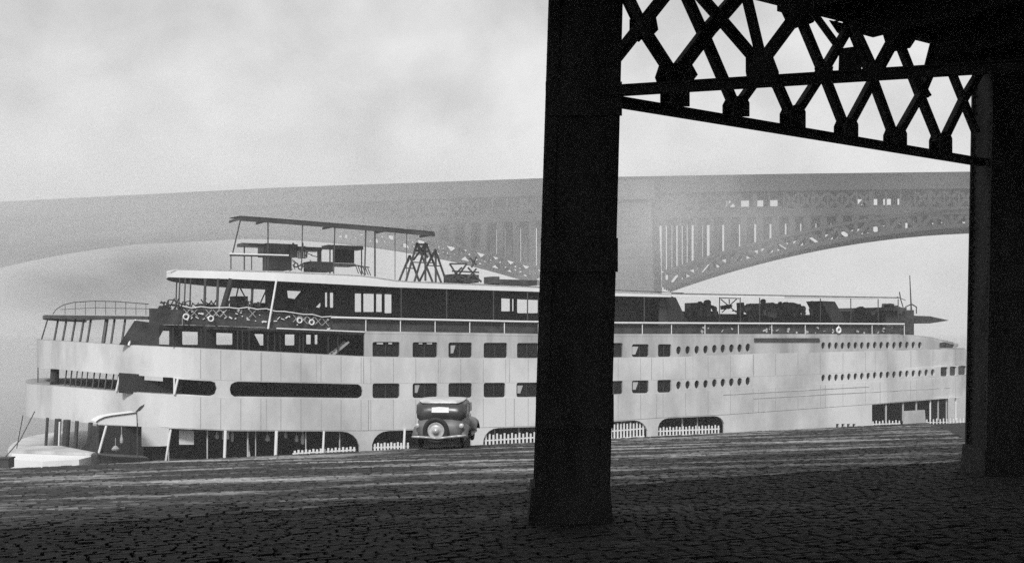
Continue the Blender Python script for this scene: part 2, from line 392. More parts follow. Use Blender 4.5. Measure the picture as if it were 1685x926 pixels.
def band(plan, top, bot, name, mat, x0u=None, x1u=None, thick=.12):
    """a strip of plating round the outline between two lines; x0u, x1u limit it lengthwise"""
    a, b = plan.ring(top), plan.ring(bot); n = len(a) // 2; m = MB()
    def side(rng, flip):
        idx = [i for i in rng if (x0u is None or a[i].x >= x0u - 1e-6) and (x1u is None or a[i].x <= x1u + 1e-6)]
        if len(idx) < 2: return
        ring = []
        for i in idx:
            j, k = max(i - 1, 0), min(i + 1, len(a) - 1); t = (a[k] - a[j]); t.z = 0; t.normalize(); nn_ = Vector((-t.y, t.x, 0)) * thick
            ring.append((a[i], b[i], a[i] + nn_, b[i] + nn_))
        base = len(m.v)
        for r_ in ring: m.v += [tuple(q) for q in r_]
        for i in range(len(ring) - 1):
            o, p_ = base + 4 * i, base + 4 * i + 4
            m.f += [(o, p_, p_ + 1, o + 1), (o + 2, o + 3, p_ + 3, p_ + 2), (o, o + 2, p_ + 2, p_), (o + 1, p_ + 1, p_ + 3, o + 3)]
        m.f += [(base, base + 1, base + 3, base + 2), (o + 4, o + 6, o + 7, o + 5)]
    side(range(0, n), 0); side(range(n, 2 * n), 1)
    return m.build(name, mat, boat)
def slab(plan, tab, dz, name, mat, x1u=None, x0u=None, inset=0.):
    a = plan.ring(tab); n = len(a) // 2; m = MB(); rows = []
    for i in range(n):
        if (x1u is not None and a[i].x > x1u) or (x0u is not None and a[i].x < x0u): continue
        p, q = a[i].copy(), a[2 * n - 1 - i].copy()
        if q.y - p.y < 2 * inset + .05: continue
        p.y += inset; q.y -= inset; rows.append((p, q))
    for p, q in rows:
        m.v += [tuple(p), tuple(q), (p.x, p.y, p.z + dz), (q.x, q.y, q.z + dz)]
    for i in range(len(rows) - 1):
        o, k = 4 * i, 4 * i + 4
        m.f += [(o, o + 1, k + 1, k), (o + 2, k + 2, k + 3, o + 3), (o, k, k + 2, o + 2), (o + 1, o + 3, k + 3, k + 1)]
    e = 4 * (len(rows) - 1); m.f += [(0, 2, 3, 1), (e, e + 1, e + 3, e + 2)]
    return m.build(name, mat, boat)
# lines read along the near side (x, y)
R_TOP = [(277, 450), (293, 442), (450, 446), (600, 453), (658, 462), (890, 472), (1011, 480), (1125, 484)]
R_BOT = [(277, 456), (382, 459), (467, 463), (658, 473), (890, 480), (1011, 487), (1125, 489)]
T0 = [(240, 534), (450, 541), (600, 547), (886, 551.5), (1487, 552), (1530, 556), (1578, 568)]
B0T = [(70, 560), (165, 565), (240, 569), (418, 578), (596, 586), (613, 590), (885, 591), (1105, 589)]
B1T = [(68, 559), (165, 565), (240, 569), (450, 579), (596, 586.5), (720, 589), (885, 589.5), (1105, 587.5), (1240, 582), (1578, 574)]
B1B = [(46, 605), (92, 607), (198, 616), (352, 625), (596, 630.5), (880, 629), (1104, 624.5), (1350, 615), (1540, 604), (1592, 601)]
B2T = [(44, 631), (191, 643.5), (352, 653), (596, 656.5), (880, 653.5), (1104, 646), (1350, 632), (1540, 622), (1592, 619)]
B2B = [(24, 683), (81, 689), (155, 697), (231, 701), (380, 707), (600, 708), (880, 700.5), (1100, 686), (1190, 682), (1434, 664.5), (1600, 650)]
FL = [(13, 750), (155, 757), (300, 762), (480, 757), (593, 750), (880, 740), (1008, 724), (1187, 717), (1320, 711), (1600, 704)]
HB = [(x, y + 2000) for x, y in FL]
PM = Plan(15, 1625, ub=50); P2 = Plan(45, 1606, ub=50); P1 = Plan(64, 1590, ub=50); P0 = Plan(76, 1577, ub=50); PR = Plan(277, 1500, us=-6.2, beam=13.)
# hull below the main deck
a = PM.ring(FL); m = MB(); n = len(a)
for p in a: m.v += [tuple(p), (p.x * .985, p.y, -1.2 - 0.0)]
for i in range(n):
    o, k = 2 * i, 2 * ((i + 1) % n); m.f.append((o, k, k + 1, o + 1))
m.f.append(tuple(2 * i for i in range(n)))
m.build('hull', M_WHITE, boat)
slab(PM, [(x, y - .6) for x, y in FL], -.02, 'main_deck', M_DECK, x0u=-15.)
# plating with openings --------------------------------------------
STEP = 12
def pl(plan, off=0.): return lambda x, y, d: plan.map(x, y, d + off)
def tabpts(tab, x0, x1, d=0, step=20):
    k = max(1, int((x1 - x0) / step)); return [(x0 + (x1 - x0) * i / k, lerp(tab, x0 + (x1 - x0) * i / k) + d) for i in range(k + 1)]
# stern bands: full-round strips
U_S = -13.0
band(P1, B1T, B1B, 'upper_bulwark', M_WHITE)
band(P2, B2T, B2B, 'lower_bulwark', M_WHITE)
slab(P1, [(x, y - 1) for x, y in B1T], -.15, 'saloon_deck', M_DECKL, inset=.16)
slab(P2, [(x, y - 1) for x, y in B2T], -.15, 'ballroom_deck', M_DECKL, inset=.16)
# ceilings (dark undersides)
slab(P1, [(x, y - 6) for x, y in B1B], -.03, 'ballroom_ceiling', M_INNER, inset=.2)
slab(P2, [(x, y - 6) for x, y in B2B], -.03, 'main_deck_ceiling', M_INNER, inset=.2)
# window rows
def mids(tabA, tabB, x): return (lerp(tabA, x) + lerp(tabB, x)) / 2
big1 = [(613, 658), (679, 720), (738, 777), (796, 835), (851, 886), (903, 935), (952, 982), (997, 1025), (1040, 1068), (1083, 1105)]
big2 = [(613, 658), (679, 720), (738, 777), (796, 832), (850, 886), (903, 935), (952, 982), (997, 1025), (1040, 1068), (1082, 1105)]
port1 = [1117, 1132, 1147, 1161.5, 1176, 1190, 1204, 1217.5, 1231]
port2 = list(port1)
portR = [1355 + i * 10.6 for i in range(18)]
def yrow1(x): return lerp([(600, 575), (865, 577), (1095, 577), (1235, 571.5), (1350, 568.5), (1560, 567)], x)
def yrow2(x): return lerp([(600, 643), (865, 641.5), (1095, 635), (1235, 626.5), (1350, 622), (1545, 612)], x)
def ovals(xs, yf, wd, ht): return [[(x + wd * cos(2 * pi * (i + .13) / 10 + .01 * (k % 3)), yf(x) + .17 * (k % 4) + ht * sin(2 * pi * (i + .13) / 10 + .01 * (k % 3))) for i in range(10)][::-1] for k, x in enumerate(xs)]
h1 = [rrect(a_, yrow1((a_ + b_) / 2) - 13 + (a_ > 1000) * 2, b_, yrow1((a_ + b_) / 2) + 12 - (a_ > 1000) * 2, 3.2) for a_, b_ in big1]
h1 += ovals(port1, yrow1, 4.2, 7) + ovals([x for x in portR if x < 1520], yrow1, 3.3, 6)
h1 += [rrect(1546, 563.5, 1571, 572.5, 2.5)]
def wall_sections(cuts, ft, fb, holes, plan, name, mat, th=.16):
    for a_, b_ in zip(cuts, cuts[1:]):
        hs = [h for h in holes if a_ < sum(p[0] for p in h) / len(h) < b_]
        xs_ = rng(a_, b_, max(1, int((b_ - a_) / 20)))
        wall_from_outline([(x, ft(x)) for x in xs_] + [(x, fb(x)) for x in reversed(xs_)], hs, pl(plan, .012), th, name, mat, boat)
def rng(a_, b_, k): return [a_ + (b_ - a_) * i / k for i in range(k + 1)]
wall_sections([600, 725.5, 841, 943, 1075, 1240, 1347, 1532, 1574], lambda x: lerp(T0, x) + 1.2, lambda x: lerp(B1T, x) + .3, h1, P1, 'upper_window_wall', M_WSTAIN)
h2 = [rrect(a_, yrow2((a_ + b_) / 2) - 12.5 + (a_ > 1000) * 1.5, b_, yrow2((a_ + b_) / 2) + 12 - (a_ > 1000) * 1.5, 4) for a_, b_ in big2]
h2 += ovals(port2, yrow2, 4.2, 7) + ovals([x for x in portR if x < 1540], yrow2, 3.3, 6)
h2 += [rrect(1548, 603.5, 1560, 618.5, 2), rrect(1563, 602.5, 1574, 617.5, 2), rrect(1577, 601.5, 1590, 616.5, 2)]
h2 += [rrect(378, 629, 597, 653.5, 11, 'ad'), rrect(292, 624.5, 357, 650, 11, 'bc')]
h2[-2] = [(378 + 8, 628.5), (378 + 2, 632), (378, 640), (378 + 2, 648), (378 + 8, 652.5)] + tabpts(B2T, 392, 590, -1.5) + [(596, 651), (597, 643), (595, 636), (590, 632)] + tabpts(B1B, 392, 584, 1.5)[::-1]
h2[-1] = [(288, 622.5), (288, 648.5)] + tabpts(B2T, 300, 346, -1.5) + [(354, 648), (357, 639), (354, 629), (347, 626.5)] + tabpts(B1B, 300, 340, 2)[::-1]
wall_sections([285, 367, 605, 728, 841, 943, 1075, 1240, 1347, 1544, 1604], lambda x: lerp(B1B, x) - .8, lambda x: lerp(B2T, x) + .8, h2, P2, 'lower_window_wall', M_WHITE)
# main deck wall with arches
def arch(x0, x1, rl, rr, b=2.0):
    t = lambda x: lerp(B2B, x) + 1.5
    f = lambda x: lerp(FL, x) - b
    pts = []
    pts += [(x0, f(x0))]
    if rl: pts += [(x0 + rl * (1 - cos(a_)), t(x0 + rl) + rl * .95 * (1 - sin(a_))) for a_ in [radians(d) for d in (10, 30, 50, 70)]]
    else: pts += [(x0, t(x0))]
    pts += [(x, t(x)) for x in [x0 + rl + (x1 - rr - x0 - rl) * i / 8 for i in range(9)] if x > x0]
    if rr: pts += [(x1 - rr * (1 - cos(a_)), t(x1 - rr) + rr * .95 * (1 - sin(a_))) for a_ in [radians(d) for d in (70, 50, 30, 10)]]
    pts += [(x1, f(x1))] if pts[-1] != (x1, f(x1)) else []
    pts += [(x, f(x)) for x in [x1 - (x1 - x0) * i / 8 for i in range(1, 8)]]
    return pts
hm = [arch(278, 592, 0, 30), arch(612, 776, 28, 16), arch(795, 925, 26, 26), arch(944, 1066, 22, 22), arch(1083, 1192, 18, 16)]
t_ = lambda x: lerp(B2B, x)
hm += [[(1435, t_(1435) + 1), (1435, 704), (1488, 702), (1490, 676), (1522, 674), (1524, 700), (1604, 697), (1604, t_(1604) + 2), (1560, t_(1560) + 1.5), (1500, t_(1500) + 1.2)]]
hm += [[(1376 + i * 9, 697), (1376 + i * 9, 705), (1381 + i * 9, 704.6), (1381 + i * 9, 696.6)] for i in range(4)]
wall_sections([277, 602, 785, 934, 1074, 1300, 1424, 1608], lambda x: lerp(B2B, x) + .6, lambda x: lerp(FL, x), hm, PM, 'main_deck_wall', M_WHITE, .18)
# glass behind the windows: each pane a part
def panes(holes, plan, off, name='window_pane'):
    for h in holes:
        xs_, ys_ = [p[0] for p in h], [p[1] for p in h]; x0, x1, y0, y1 = min(xs_) - .8, max(xs_) + .8, min(ys_) - .8, max(ys_) + .8
        q = [plan.map(x, y, off) for x, y in ((x0, y1), (x1, y1), (x1, y0), (x0, y0))]
        nv = (q[1] - q[0]).cross(q[3] - q[0]).normalized()
        pane = MB().prism(q, -nv * .03).build(name, M_GLASS, boat)
        if x1 - x0 > 18 and x1 - x0 < 60:
            mf = MB()
            for f_ in (.5,):
                a_ = q[0].lerp(q[1], f_); b_ = q[3].lerp(q[2], f_); mf.beam(a_ + nv * .02, b_ + nv * .02, .05, .04, nv)
            mf.build('muntin', M_DARK, pane)
panes(h1, P1, .2); panes(h2[:-2], P2, .2)
# window brows: small half-lowered blinds seen as pale flecks in some windows
for x, wd in ((621, 10), (640, 6), (690, 6), (703, 9)):
    MB().prism([P1.map(x, 563, .1), P1.map(x + wd, 563.3, .1), P1.map(x + wd, 566, .1), P1.map(x, 565.8, .1)], (0, .03, 0)).build('blind', M_TRIM, boat)
# inner bulkheads ----------------------------------------------------
def bulk(x0, x1, y0, y1, v, holes, name, mat=M_INNER, th=.12):
    o = [(x0, y0[0]), (x1, y0[1]), (x1, y1[1]), (x0, y1[0])]
    def f(x, y, d): q = P(x, y, v); q.y += d; return q
    return wall_from_outline(o, holes, f, th, name, mat, boat, step=25)
# below: closed dark rooms on main and ballroom decks
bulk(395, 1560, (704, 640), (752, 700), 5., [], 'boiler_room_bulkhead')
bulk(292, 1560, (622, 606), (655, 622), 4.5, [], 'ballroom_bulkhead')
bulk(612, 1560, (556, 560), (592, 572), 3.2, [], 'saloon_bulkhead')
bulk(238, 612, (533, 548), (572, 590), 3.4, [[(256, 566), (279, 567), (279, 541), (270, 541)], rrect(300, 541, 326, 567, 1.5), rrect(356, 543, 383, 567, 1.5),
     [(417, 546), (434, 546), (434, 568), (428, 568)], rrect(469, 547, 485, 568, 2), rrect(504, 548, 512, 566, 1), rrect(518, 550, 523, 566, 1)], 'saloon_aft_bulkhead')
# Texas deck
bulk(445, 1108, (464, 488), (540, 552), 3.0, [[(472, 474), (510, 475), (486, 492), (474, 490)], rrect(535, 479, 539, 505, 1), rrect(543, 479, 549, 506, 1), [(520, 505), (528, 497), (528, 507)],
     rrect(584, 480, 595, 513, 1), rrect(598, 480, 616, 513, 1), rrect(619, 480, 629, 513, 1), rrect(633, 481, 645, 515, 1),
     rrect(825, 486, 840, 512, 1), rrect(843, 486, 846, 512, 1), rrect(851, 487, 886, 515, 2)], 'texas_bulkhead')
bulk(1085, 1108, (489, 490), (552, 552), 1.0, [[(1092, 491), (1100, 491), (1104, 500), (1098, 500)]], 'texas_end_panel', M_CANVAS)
# raked end of the texas: slanting plate
MB().prism([P(1096, 489, .9), P(1112, 489, .9), P(1132, 531, .9), P(1132, 551, .9), P(1104, 551, .9)], (0, 2, 0)).build('raked_fin', M_INNER, boat)
# roof over the texas deck
slab(PR, R_TOP, -.1, 'boat_roof', M_WHITE, x1u=u_of(1125, 0), inset=-.0)
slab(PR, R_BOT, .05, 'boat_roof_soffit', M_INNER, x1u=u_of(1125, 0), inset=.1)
band(PR, R_TOP, R_BOT, 'roof_fascia', M_TRIM, x1u=u_of(1125, 0))
# floor of the texas deck
TX = [(240, 536), (300, 536), (450, 541), (600, 547), (886, 551.5), (1487, 552), (1530, 556), (1577, 568)]
PT = Plan(240, 1577, us=-9.); 
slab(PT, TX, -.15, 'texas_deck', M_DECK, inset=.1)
band(PT, [(x, y - 2.5) for x, y in TX], [(x, y + 1.5) for x, y in TX], 'deck_edge', M_WSTAIN, x0u=u_of(590, 0))
band(PT, [(x, y - 1.5) for x, y in TX], [(x, y + 1.5) for x, y in TX], 'deck_edge', M_DARK, x1u=u_of(600, 0))
# canvas weather cloths behind the upper rail and the rail itself
def strip(xs, yt, yb, v, name, mat, th=.03, parent=None):
    ps_ = [P(x, yt(x), v) for x in xs] + [P(x, yb(x), v) for x in reversed(xs)]
    return MB().prism(ps_, (0, th, 0)).build(name, mat, parent or boat)
def rng(a_, b_, k): return [a_ + (b_ - a_) * i / k for i in range(k + 1)]
railT = lambda x: lerp([(240, 506), (300, 505), (420, 507), (545, 522), (640, 524.5), (886, 529.5), (1011, 531), (1490, 533)], x)
railB = lambda x: lerp(TX, x) - 2
for a_, b_ in ((245, 300), (300, 350), (350, 400), (400, 445)):
    strip(rng(a_ + .4, b_ - .4, 3), lambda x: railT(x) + 3 + 2 * sin(x * .3), railB, .25, 'weather_cloth', M_CANVAS)
for a_, b_ in ((445, 495), (495, 545)):
    strip(rng(a_ + .4, b_ - .4, 3), lambda x: railT(x) + 4, railB, .25, 'weather_cloth', M_CANVAS)
xr = [545 + i * 57 for i in range(6)] + [886, 943, 1000, 1057, 1105, 1160, 1215, 1270, 1325, 1380, 1435, 1488]
for a_, b_ in zip(xr, xr[1:]):
    strip([a_ + .5, b_ - .5], lambda x: railT(x) + 4, railB, .25, 'weather_cloth', M_CANVAS)
m = MB()
for a_, b_ in zip(rng(545, 1488, 24), rng(545, 1488, 24)[1:]): m.tube(P(a_, railT(a_), 0), P(b_, railT(b_), 0), .075, 6)
m.build('top_rail', M_TRIM, boat)
m = MB()
for a_, b_ in zip(rng(300, 545, 16), rng(300, 545, 16)[1:]): m.tube(P(a_, railT(a_) + 1.5 * sin(a_), 0), P(b_, railT(b_) + 1.5 * sin(b_), 0), .035, 6)
m.build('top_rail', M_TRIM, boat)
m = MB()
for a_, b_ in zip(rng(455, 600, 10), rng(455, 600, 10)[1:]): m.tube(P(a_, lerp(T0, a_) - 1, -.02), P(b_, lerp(T0, b_) - 1, -.02), .045, 6)
m.build('gutter_pipe', M_TRIM, boat)
for x in xr[1:]: MB().tube(P(x, railT(x), .05), P(x, railB(x) + 1, .05), .04, 6).build('rail_stanchion', M_TRIM, boat)
# brackets / cross braces of the rail seen as small pale marks
rr_ = random.Random(5)
for i in range(70):      # stacked chairs and gear behind the after rail
    x = rr_.uniform(262, 550); v = rr_.uniform(.6, 3.0); y = railT(x) + rr_.uniform(-13, 3); q = P(x, y, v)
    m = MB(); w_ = rr_.uniform(.25, .5)
    m.beam(q, q + Vector((w_, 0, rr_.uniform(-.7, .1))), .07, .07, (0, 1, 0)); m.beam(q + Vector((w_, 0, .1)), q + Vector((rr_.uniform(-.1, .3), 0, -.7)), .07, .07, (0, 1, 0)); m.box(q + Vector((w_ / 2, .2, -.35)), (w_ + .1, .4, .12))
    m.build('stacked_chair', M_INNER, boat)
for x0_ in range(302, 545, 12):
    m = MB(); a_, b_ = P(x0_, railT(x0_) + 3, .1), P(x0_ + 11, railT(x0_ + 11) + 15, .1); c_, d_ = P(x0_ + 11, railT(x0_ + 11) + 3, .1), P(x0_, railT(x0_) + 15, .1)
    m.beam(a_, b_, .035, .04, (0, 1, 0)); m.beam(c_, d_, .035, .04, (0, 1, 0)); rr_.random() < .45 and m.build('rail_brace', M_WSTAIN, boat)
for x in (285, 292, 331, 338, 347, 391, 399, 410, 441, 452, 461, 493, 499, 527, 540, 556):
    if rr_.random() < .7: MB().tube(P(x, lerp(TX, x) + 3, .3), P(x, lerp(B1T, x) - 1, .3), .05, 6).build('deck_post', M_INNER, boat)
for i in range(42):
    x = rr_.uniform(300, 545); y = railT(x) + rr_.uniform(4, 22)
    MB().box(P(x, y, .18), (rr_.uniform(.06, .26), .05, rr_.uniform(.04, .12)), Matrix.Rotation(rr_.uniform(-.9, .9), 3, 'Y')).build('rail_fitting', M_TRIM, boat)
for i in range(30):
    x = rr_.uniform(1130, 1480); y = rr_.uniform(538, 548)
    MB().box(P(x, y, .2), (rr_.uniform(.1, .35), .05, rr_.uniform(.05, .2)), Matrix.Rotation(rr_.uniform(-.9, .9), 3, 'Y')).build('rail_fitting', M_WSTAIN, boat)
# posts holding the roof
def post(x0, y0, x1, y1, r, mat, v=0., name='deck_post'): return MB().tube(P(x0, y0, v), P(x1, y1, v), r, 8).build(name, mat, boat)
for x, v, r in ((289, 6, .05), (294, 4, .05), (303, 3, .05), (312, 3, .05), (336, 1.5, .09), (357, 1.2, .09)): post(x + 2, 458, x - 1, 537, r, M_POST, v)
post(381, 459, 366, 510, .2, M_INNER, .6); post(455, 460, 441, 541, .07, M_TRIM, -.05); post(389, 462, 412, 505, .05, M_POST, 2); post(395, 460, 385, 505, .05, M_POST, 4)
post(416, 462, 414, 505, .09, M_POST, 1.5); post(445, 462, 424, 508, .05, M_POST, 2)
for x in (660, 735, 812, 868, 905, 1060): post(x, lerp(R_BOT, x), x, railT(x), .05, M_POST, .1)
# dark stair from the texas deck to the roof
m = MB(); a_, b_ = P(482, 512, 2.2), P(520, 466, 2.2)
for dy in (0, .9): m.beam(a_ + Vector((0, dy, 0)), b_ + Vector((0, dy, 0)), .5, .08, (0, 1, 0))
for i in range(9):
    q = a_.lerp(b_, (i + .5) / 9); m.box(q + Vector((0, .45, 0)), (.32, .9, .05))
m.build('stairway', M_INNER, boat)
m = MB(); a_, b_ = P(575, 584, 1.2), P(548, 583, 1.2)
a_, b_ = P(545, 586, .6), P(574, 562, .6)
for dy in (0, .7): m.beam(a_ + Vector((0, dy, 0)), b_ + Vector((0, dy, 0)), .16, .06, (0, 1, 0))
for i in range(6): m.box(a_.lerp(b_, (i + .5) / 6) + Vector((0, .35, 0)), (.3, .7, .04))
m.build('stairway', M_WSTAIN, boat)
# machinery and lockers inside the open texas deck aft
for (x0, x1, yt, v) in ((386, 408, 487, 4), (445, 470, 462, 2.4), (420, 440, 498, 3.5), (330, 352, 500, 4)):
    u0, u1 = u_of(x0, v), u_of(x1, v); zt = P(x0, yt, v).z; zb = P(x0, railB(x0), v).z
    MB().box(((u0 + u1) / 2, v + .6, (zt + zb) / 2), (u1 - u0, 1.2, zt - zb)).build('locker', M_INNER, boat)
# stern gallery at saloon level: thin roof edge with arched rail above
SG = [(74, 522), (150, 523), (240, 524), (300, 528)]
PG = Plan(74, 1577, us=-11.5)
band(PG, [(x, y - 4) for x, y in SG], [(x, y + 1.5) for x, y in SG], 'gallery_edge', M_DARK, x1u=u_of(262, 0))
slab(PG, [(x, y - 3.5) for x, y in SG], -.05, 'gallery_roof', M_WSTAIN, x1u=u_of(262, 0), inset=.15)
pts = [(80, 516), (86, 508), (98, 501), (115, 497), (150, 495), (190, 496), (240, 500)]
m = MB(); m.path([PG.map(x, y, .3) for x, y in pts], .03, 6); m.build('gallery_rail', M_POST, boat)
m = MB(); m.path([PG.map(x, y, .3) for x, y in ((92, 509), (150, 506), (245, 508))], .02, 6)
for x in range(100, 240, 17): m.tube(PG.map(x, lerp(pts, x), .3), PG.map(x, 518, .3), .018, 6)
m.build('gallery_rail', M_POST, boat)
for x in (83, 97, 112, 126, 138, 165, 178, 196): MB().tube(PG.map(x + 3, 525, .4), P1.map(x - 1, lerp(B1T, x) - .5, .3), .075 if x != 165 else .13, 8).build('deck_post', M_POST, boat)
MB().tube(PG.map(76, 525, .1), P1.map(66, 558, .1), .05, 8).build('deck_post', M_POST, boat)
MB().tube(PG.map(225, 526, -.1), P1.map(213, 568, -.1), .08, 8).build('deck_post', M_TRIM, boat)
MB().prism([P(222, 527, 2), P(262, 532, 2), P(262, 571, 2), P(196, 567, 2)], (0, .1, 0)).build('stair_screen', M_CANVAS, boat)
# stern gallery at ballroom level
for x, r in ((50, .04), (95, .05), (104, .05), (113, .04), (122, .04), (131, .04), (142, .05), (152, .04), (163, .05), (175, .05), (184, .05)):
    MB().tube(P1.map(x + 3 if x > 60 else 52, lerp(B1B, x), .5), P2.map(x, lerp(B2T, x), .5), r, 8).build('deck_post', M_POST, boat)
MB().tube(P1.map(76, 606, .6), P2.map(75, 634, .6), .3, 10).build('deck_post', M_INNER, boat)
MB().prism([P2.map(118, 632, 3), P2.map(192, 618, 3), P2.map(192, 641, 3), P2.map(118, 637, 3)], (0, .1, 0)).build('stair_screen', M_CANVAS, boat)
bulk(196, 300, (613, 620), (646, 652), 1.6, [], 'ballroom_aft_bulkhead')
for x0, x1 in ((238, 268),): MB().prism([P(x0, 618, .2), P(x1, 620, .2), P(x1, 627, .2), P(x0, 625, .2)], (0, .06, 0)).build('valance', M_WHITE, boat)
for x in (196, 290): MB().tube(P2.map(x + 3, lerp(B1B, x) + 1, -.1), P2.map(x - 3, lerp(B2T, x) - 1, -.1), .075, 8).build('deck_post', M_TRIM, boat)
# main deck aft: raked posts and dark bays
for x, r, mt in ((27, .03, M_POST), (68, .1, M_POST), (86, .22, M_POST), (101, .24, M_POST), (118, .13, M_POST), (141, .15, M_POST)):
    MB().tube(PM.map(x + 1, lerp(B2B, x), .4), PM.map(x - 3 - (10 if x == 27 else 0), lerp(FL, x), .4), r, 10).build('deck_post', mt, boat)
for x0, x1, yt, yb in ((93, 95, 696, 745),): MB().tube(PM.map(94, 694, .2), PM.map(92, 748, .2), .06, 8).build('deck_post', M_TRIM, boat)
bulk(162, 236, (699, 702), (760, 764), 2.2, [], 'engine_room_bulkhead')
MB().prism([P(150, 700, 1.8), P(163, 701, 1.8), P(163, 760, 1.8), P(110, 756, 1.8), P(128, 746, 1.8), P(142, 728, 1.8)], (0, .2, 0)).build('curved_stair_screen', M_CANVAS, boat)
MB().prism([P(234, 701, -.05), P(278, 704, -.05), P(278, 733, -.05), P(262, 734, -.05), P(234, 734, -.05)], (0, .2, 0)).build('side_and_daylight_panel', M_WHITE, boat)
for q_ in ((295, 707, 319, 731), (366, 708, 377, 722)): MB().prism([P(q_[0], q_[1], 1.), P(q_[2], q_[1] + .5, 1.), P(q_[2], q_[3], 1.), P(q_[0], q_[3], 1.)], (0, .1, 0)).build('side_and_daylight_panel', M_WHITE, boat)  # white sheets standing in for daylight through the bulkhead openings
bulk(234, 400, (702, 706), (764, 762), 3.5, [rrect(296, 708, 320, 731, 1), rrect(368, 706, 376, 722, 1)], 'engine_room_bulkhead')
for (xt, yt, xb, yb, r) in ((175, 700, 160, 754, .07), (281, 706, 272, 762, .07), (371, 708, 369, 762, .1), (455, 709, 453, 758, .11), (533, 709, 531, 752, .08), (666, 706, 664, 744, .09)):
    post(xt, yt, xb, yb, r, M_TRIM, -.08)
# brackets and hung gear in the bays (pale shapes on the dark)
for x, y, wx, wz in ((200, 722, .22, .6), (190, 737, .5, .35), (357, 716, .3, .5), (382, 714, .25, 1.1), (440, 720, .35, .5), (470, 714, .25, .6), (488, 721, .3, .5), (498, 720, .3, 1.0), (410, 748, .2, .5)):
    m = MB(); q = P(x, y, 1.2); m.lathe(q - Vector((0, 0, wz / 2)), [(0, 0), (wx * .4, wz * .1), (wx * .5, wz * .4), (wx * .3, wz * .75), (.05, wz)], (0, 0, 1), 8)
    m.tube(q + Vector((0, 0, wz / 2)), q + Vector((0, 0, wz / 2 + .5)), .02, 5); m.build('hanging_fender', M_WSTAIN, boat)
# picket railings in the arches
def pickets(x0, x1, n_, ht, v=.1, skip=()):
    rail = MB(); 
    for k in range(n_):
        x = x0 + (x1 - x0) * (k + .5) / n_; yb = lerp(FL, x) - 2
        MB().beam(PM.map(x, yb, .25), PM.map(x, yb - ht * (1 + .08 * (k % 2)), .25), .14, .05, (0, 1, 0)).build('picket', M_TRIM, boat)
    for f_ in (.08, .62):
        rail.beam(PM.map(x0, lerp(FL, x0) - 2 - ht * f_, .32), PM.map(x1, lerp(FL, x1) - 2 - ht * f_, .32), .1, .05, (0, 1, 0))
    rail.build('picket_rail', M_TRIM, boat)
pickets(484, 588, 17, 13); pickets(616, 676, 11, 17); pickets(799, 922, 20, 25); pickets(948, 1064, 22, 24); pickets(1087, 1188, 19, 15); pickets(1437, 1486, 9, 13); pickets(1526, 1592, 12, 14)
for x in (1462, 1490, 1512, 1535, 1548, 1562, 1577):
    MB().tube(PM.map(x, lerp(B2B, x) + 2, .3), PM.map(x, lerp(FL, x) - 14, .3), .09, 6).build('deck_post', M_TRIM if x % 2 else M_WSTAIN, boat)
for x, r_ in ((345, .05), (412, .06), (425, .04), (508, .04), (564, .05), (820, .05), (860, .06), (1030, .06), (1130, .07), (1155, .05)):
    MB().tube(PM.map(x, lerp(B2B, x) + 2, .6), PM.map(x, lerp(FL, x) - 2, .6), r_, 6).build('deck_post', M_WSTAIN, boat)
# ------------------------------------------------------------ boat's top: open awning deck aft
AW = [(395, 355), (440, 358), (552, 367), (640, 374), (715, 381)]
m = MB()
vn, vf = 3., 5.6
top = [P(x, y, vn) for x, y in AW]; far_ = [Vector((q.x, vf, q.z + .1)) for q in top]
m.prism(top + list(reversed(far_)), (0, 0, -.06)); m.build('awning_roof', M_CANVAS, boat)
m = MB()
for (x0, y0), (x1, y1) in zip(AW, AW[1:]): m.beam(P(x0, y0 + 5, vn - .05), P(x1, y1 + 5, vn - .05), .28, .14, (0, 1, 0))
for q in top: m.beam(q + Vector((0, 0, -.2)), Vector((q.x, vf, q.z - .2)), .1, .16)
m.build('awning_beam', M_DARK, boat)
0 and MB().prism([P(715, 383, 3), P(722, 384, 3), P(745, 393, 3), P(775, 412, 3), P(790, 432, 3), P(786, 432, 3), P(768, 414, 3), P(742, 398, 3), P(716, 389, 3)], (0, 2, 0)).build('canvas_cover', M_STEEL, boat)
rt = lambda x: lerp(R_TOP, x) - .5
for x, xb, yb, r in ((396, 382, 420, .05), (441, 441, 446, .05), (498, 496, 446, .04), (551, 549, 450, .05), (602, 600, 453, .06), (617, 617, 455, .07), (650, 650, 460, .03), (669, 669, 462, .03)):
    MB().tube(P(x, lerp(AW, x) + 5, vn), P(xb, yb, vn), r, 8).build('awning_post', M_POST, boat)
# rail, lockers, benches and gear on the roof deck
MB().tube(P(378, 420, 3), P(475, 422, 3), .06, 6).build('awning_deck_rail', M_DARK, boat); MB().tube(P(378, 417.5, 2.9), P(475, 420, 2.9), .05, 6).build('awning_deck_rail', M_TRIM, boat)
for x in (380, 414, 437): MB().tube(P(x, 420, 3), P(x, rt(x), 3), .04, 6).build('awning_post', M_POST, boat)
def gear(x0, y0, x1, y1, v, dep, mat, name):
    a_, b_ = P(x0, y1, v), P(x1, y0, v)
    return MB().box(((a_.x + b_.x) / 2, v + dep / 2, (a_.z + b_.z) / 2), (abs(b_.x - a_.x), dep, abs(b_.z - a_.z))).build(name, mat, boat)
def table(x0, x1, y, v, name='deck_table', foot=None):
    t = gear(x0, y, x1, y + 3.5, v, 1.4, M_DARK, name); xm = (x0 + x1) / 2
    for xx in ((x0 + 3, x1 - 3)):
        MB().tube(P(xx, y + 3, v + .5), P(xx, rt(xx), v + .5), .05, 6).build('leg', M_DARK, t)
table(399, 438, 401, 4.5); table(540, 598, 405, 4.5)
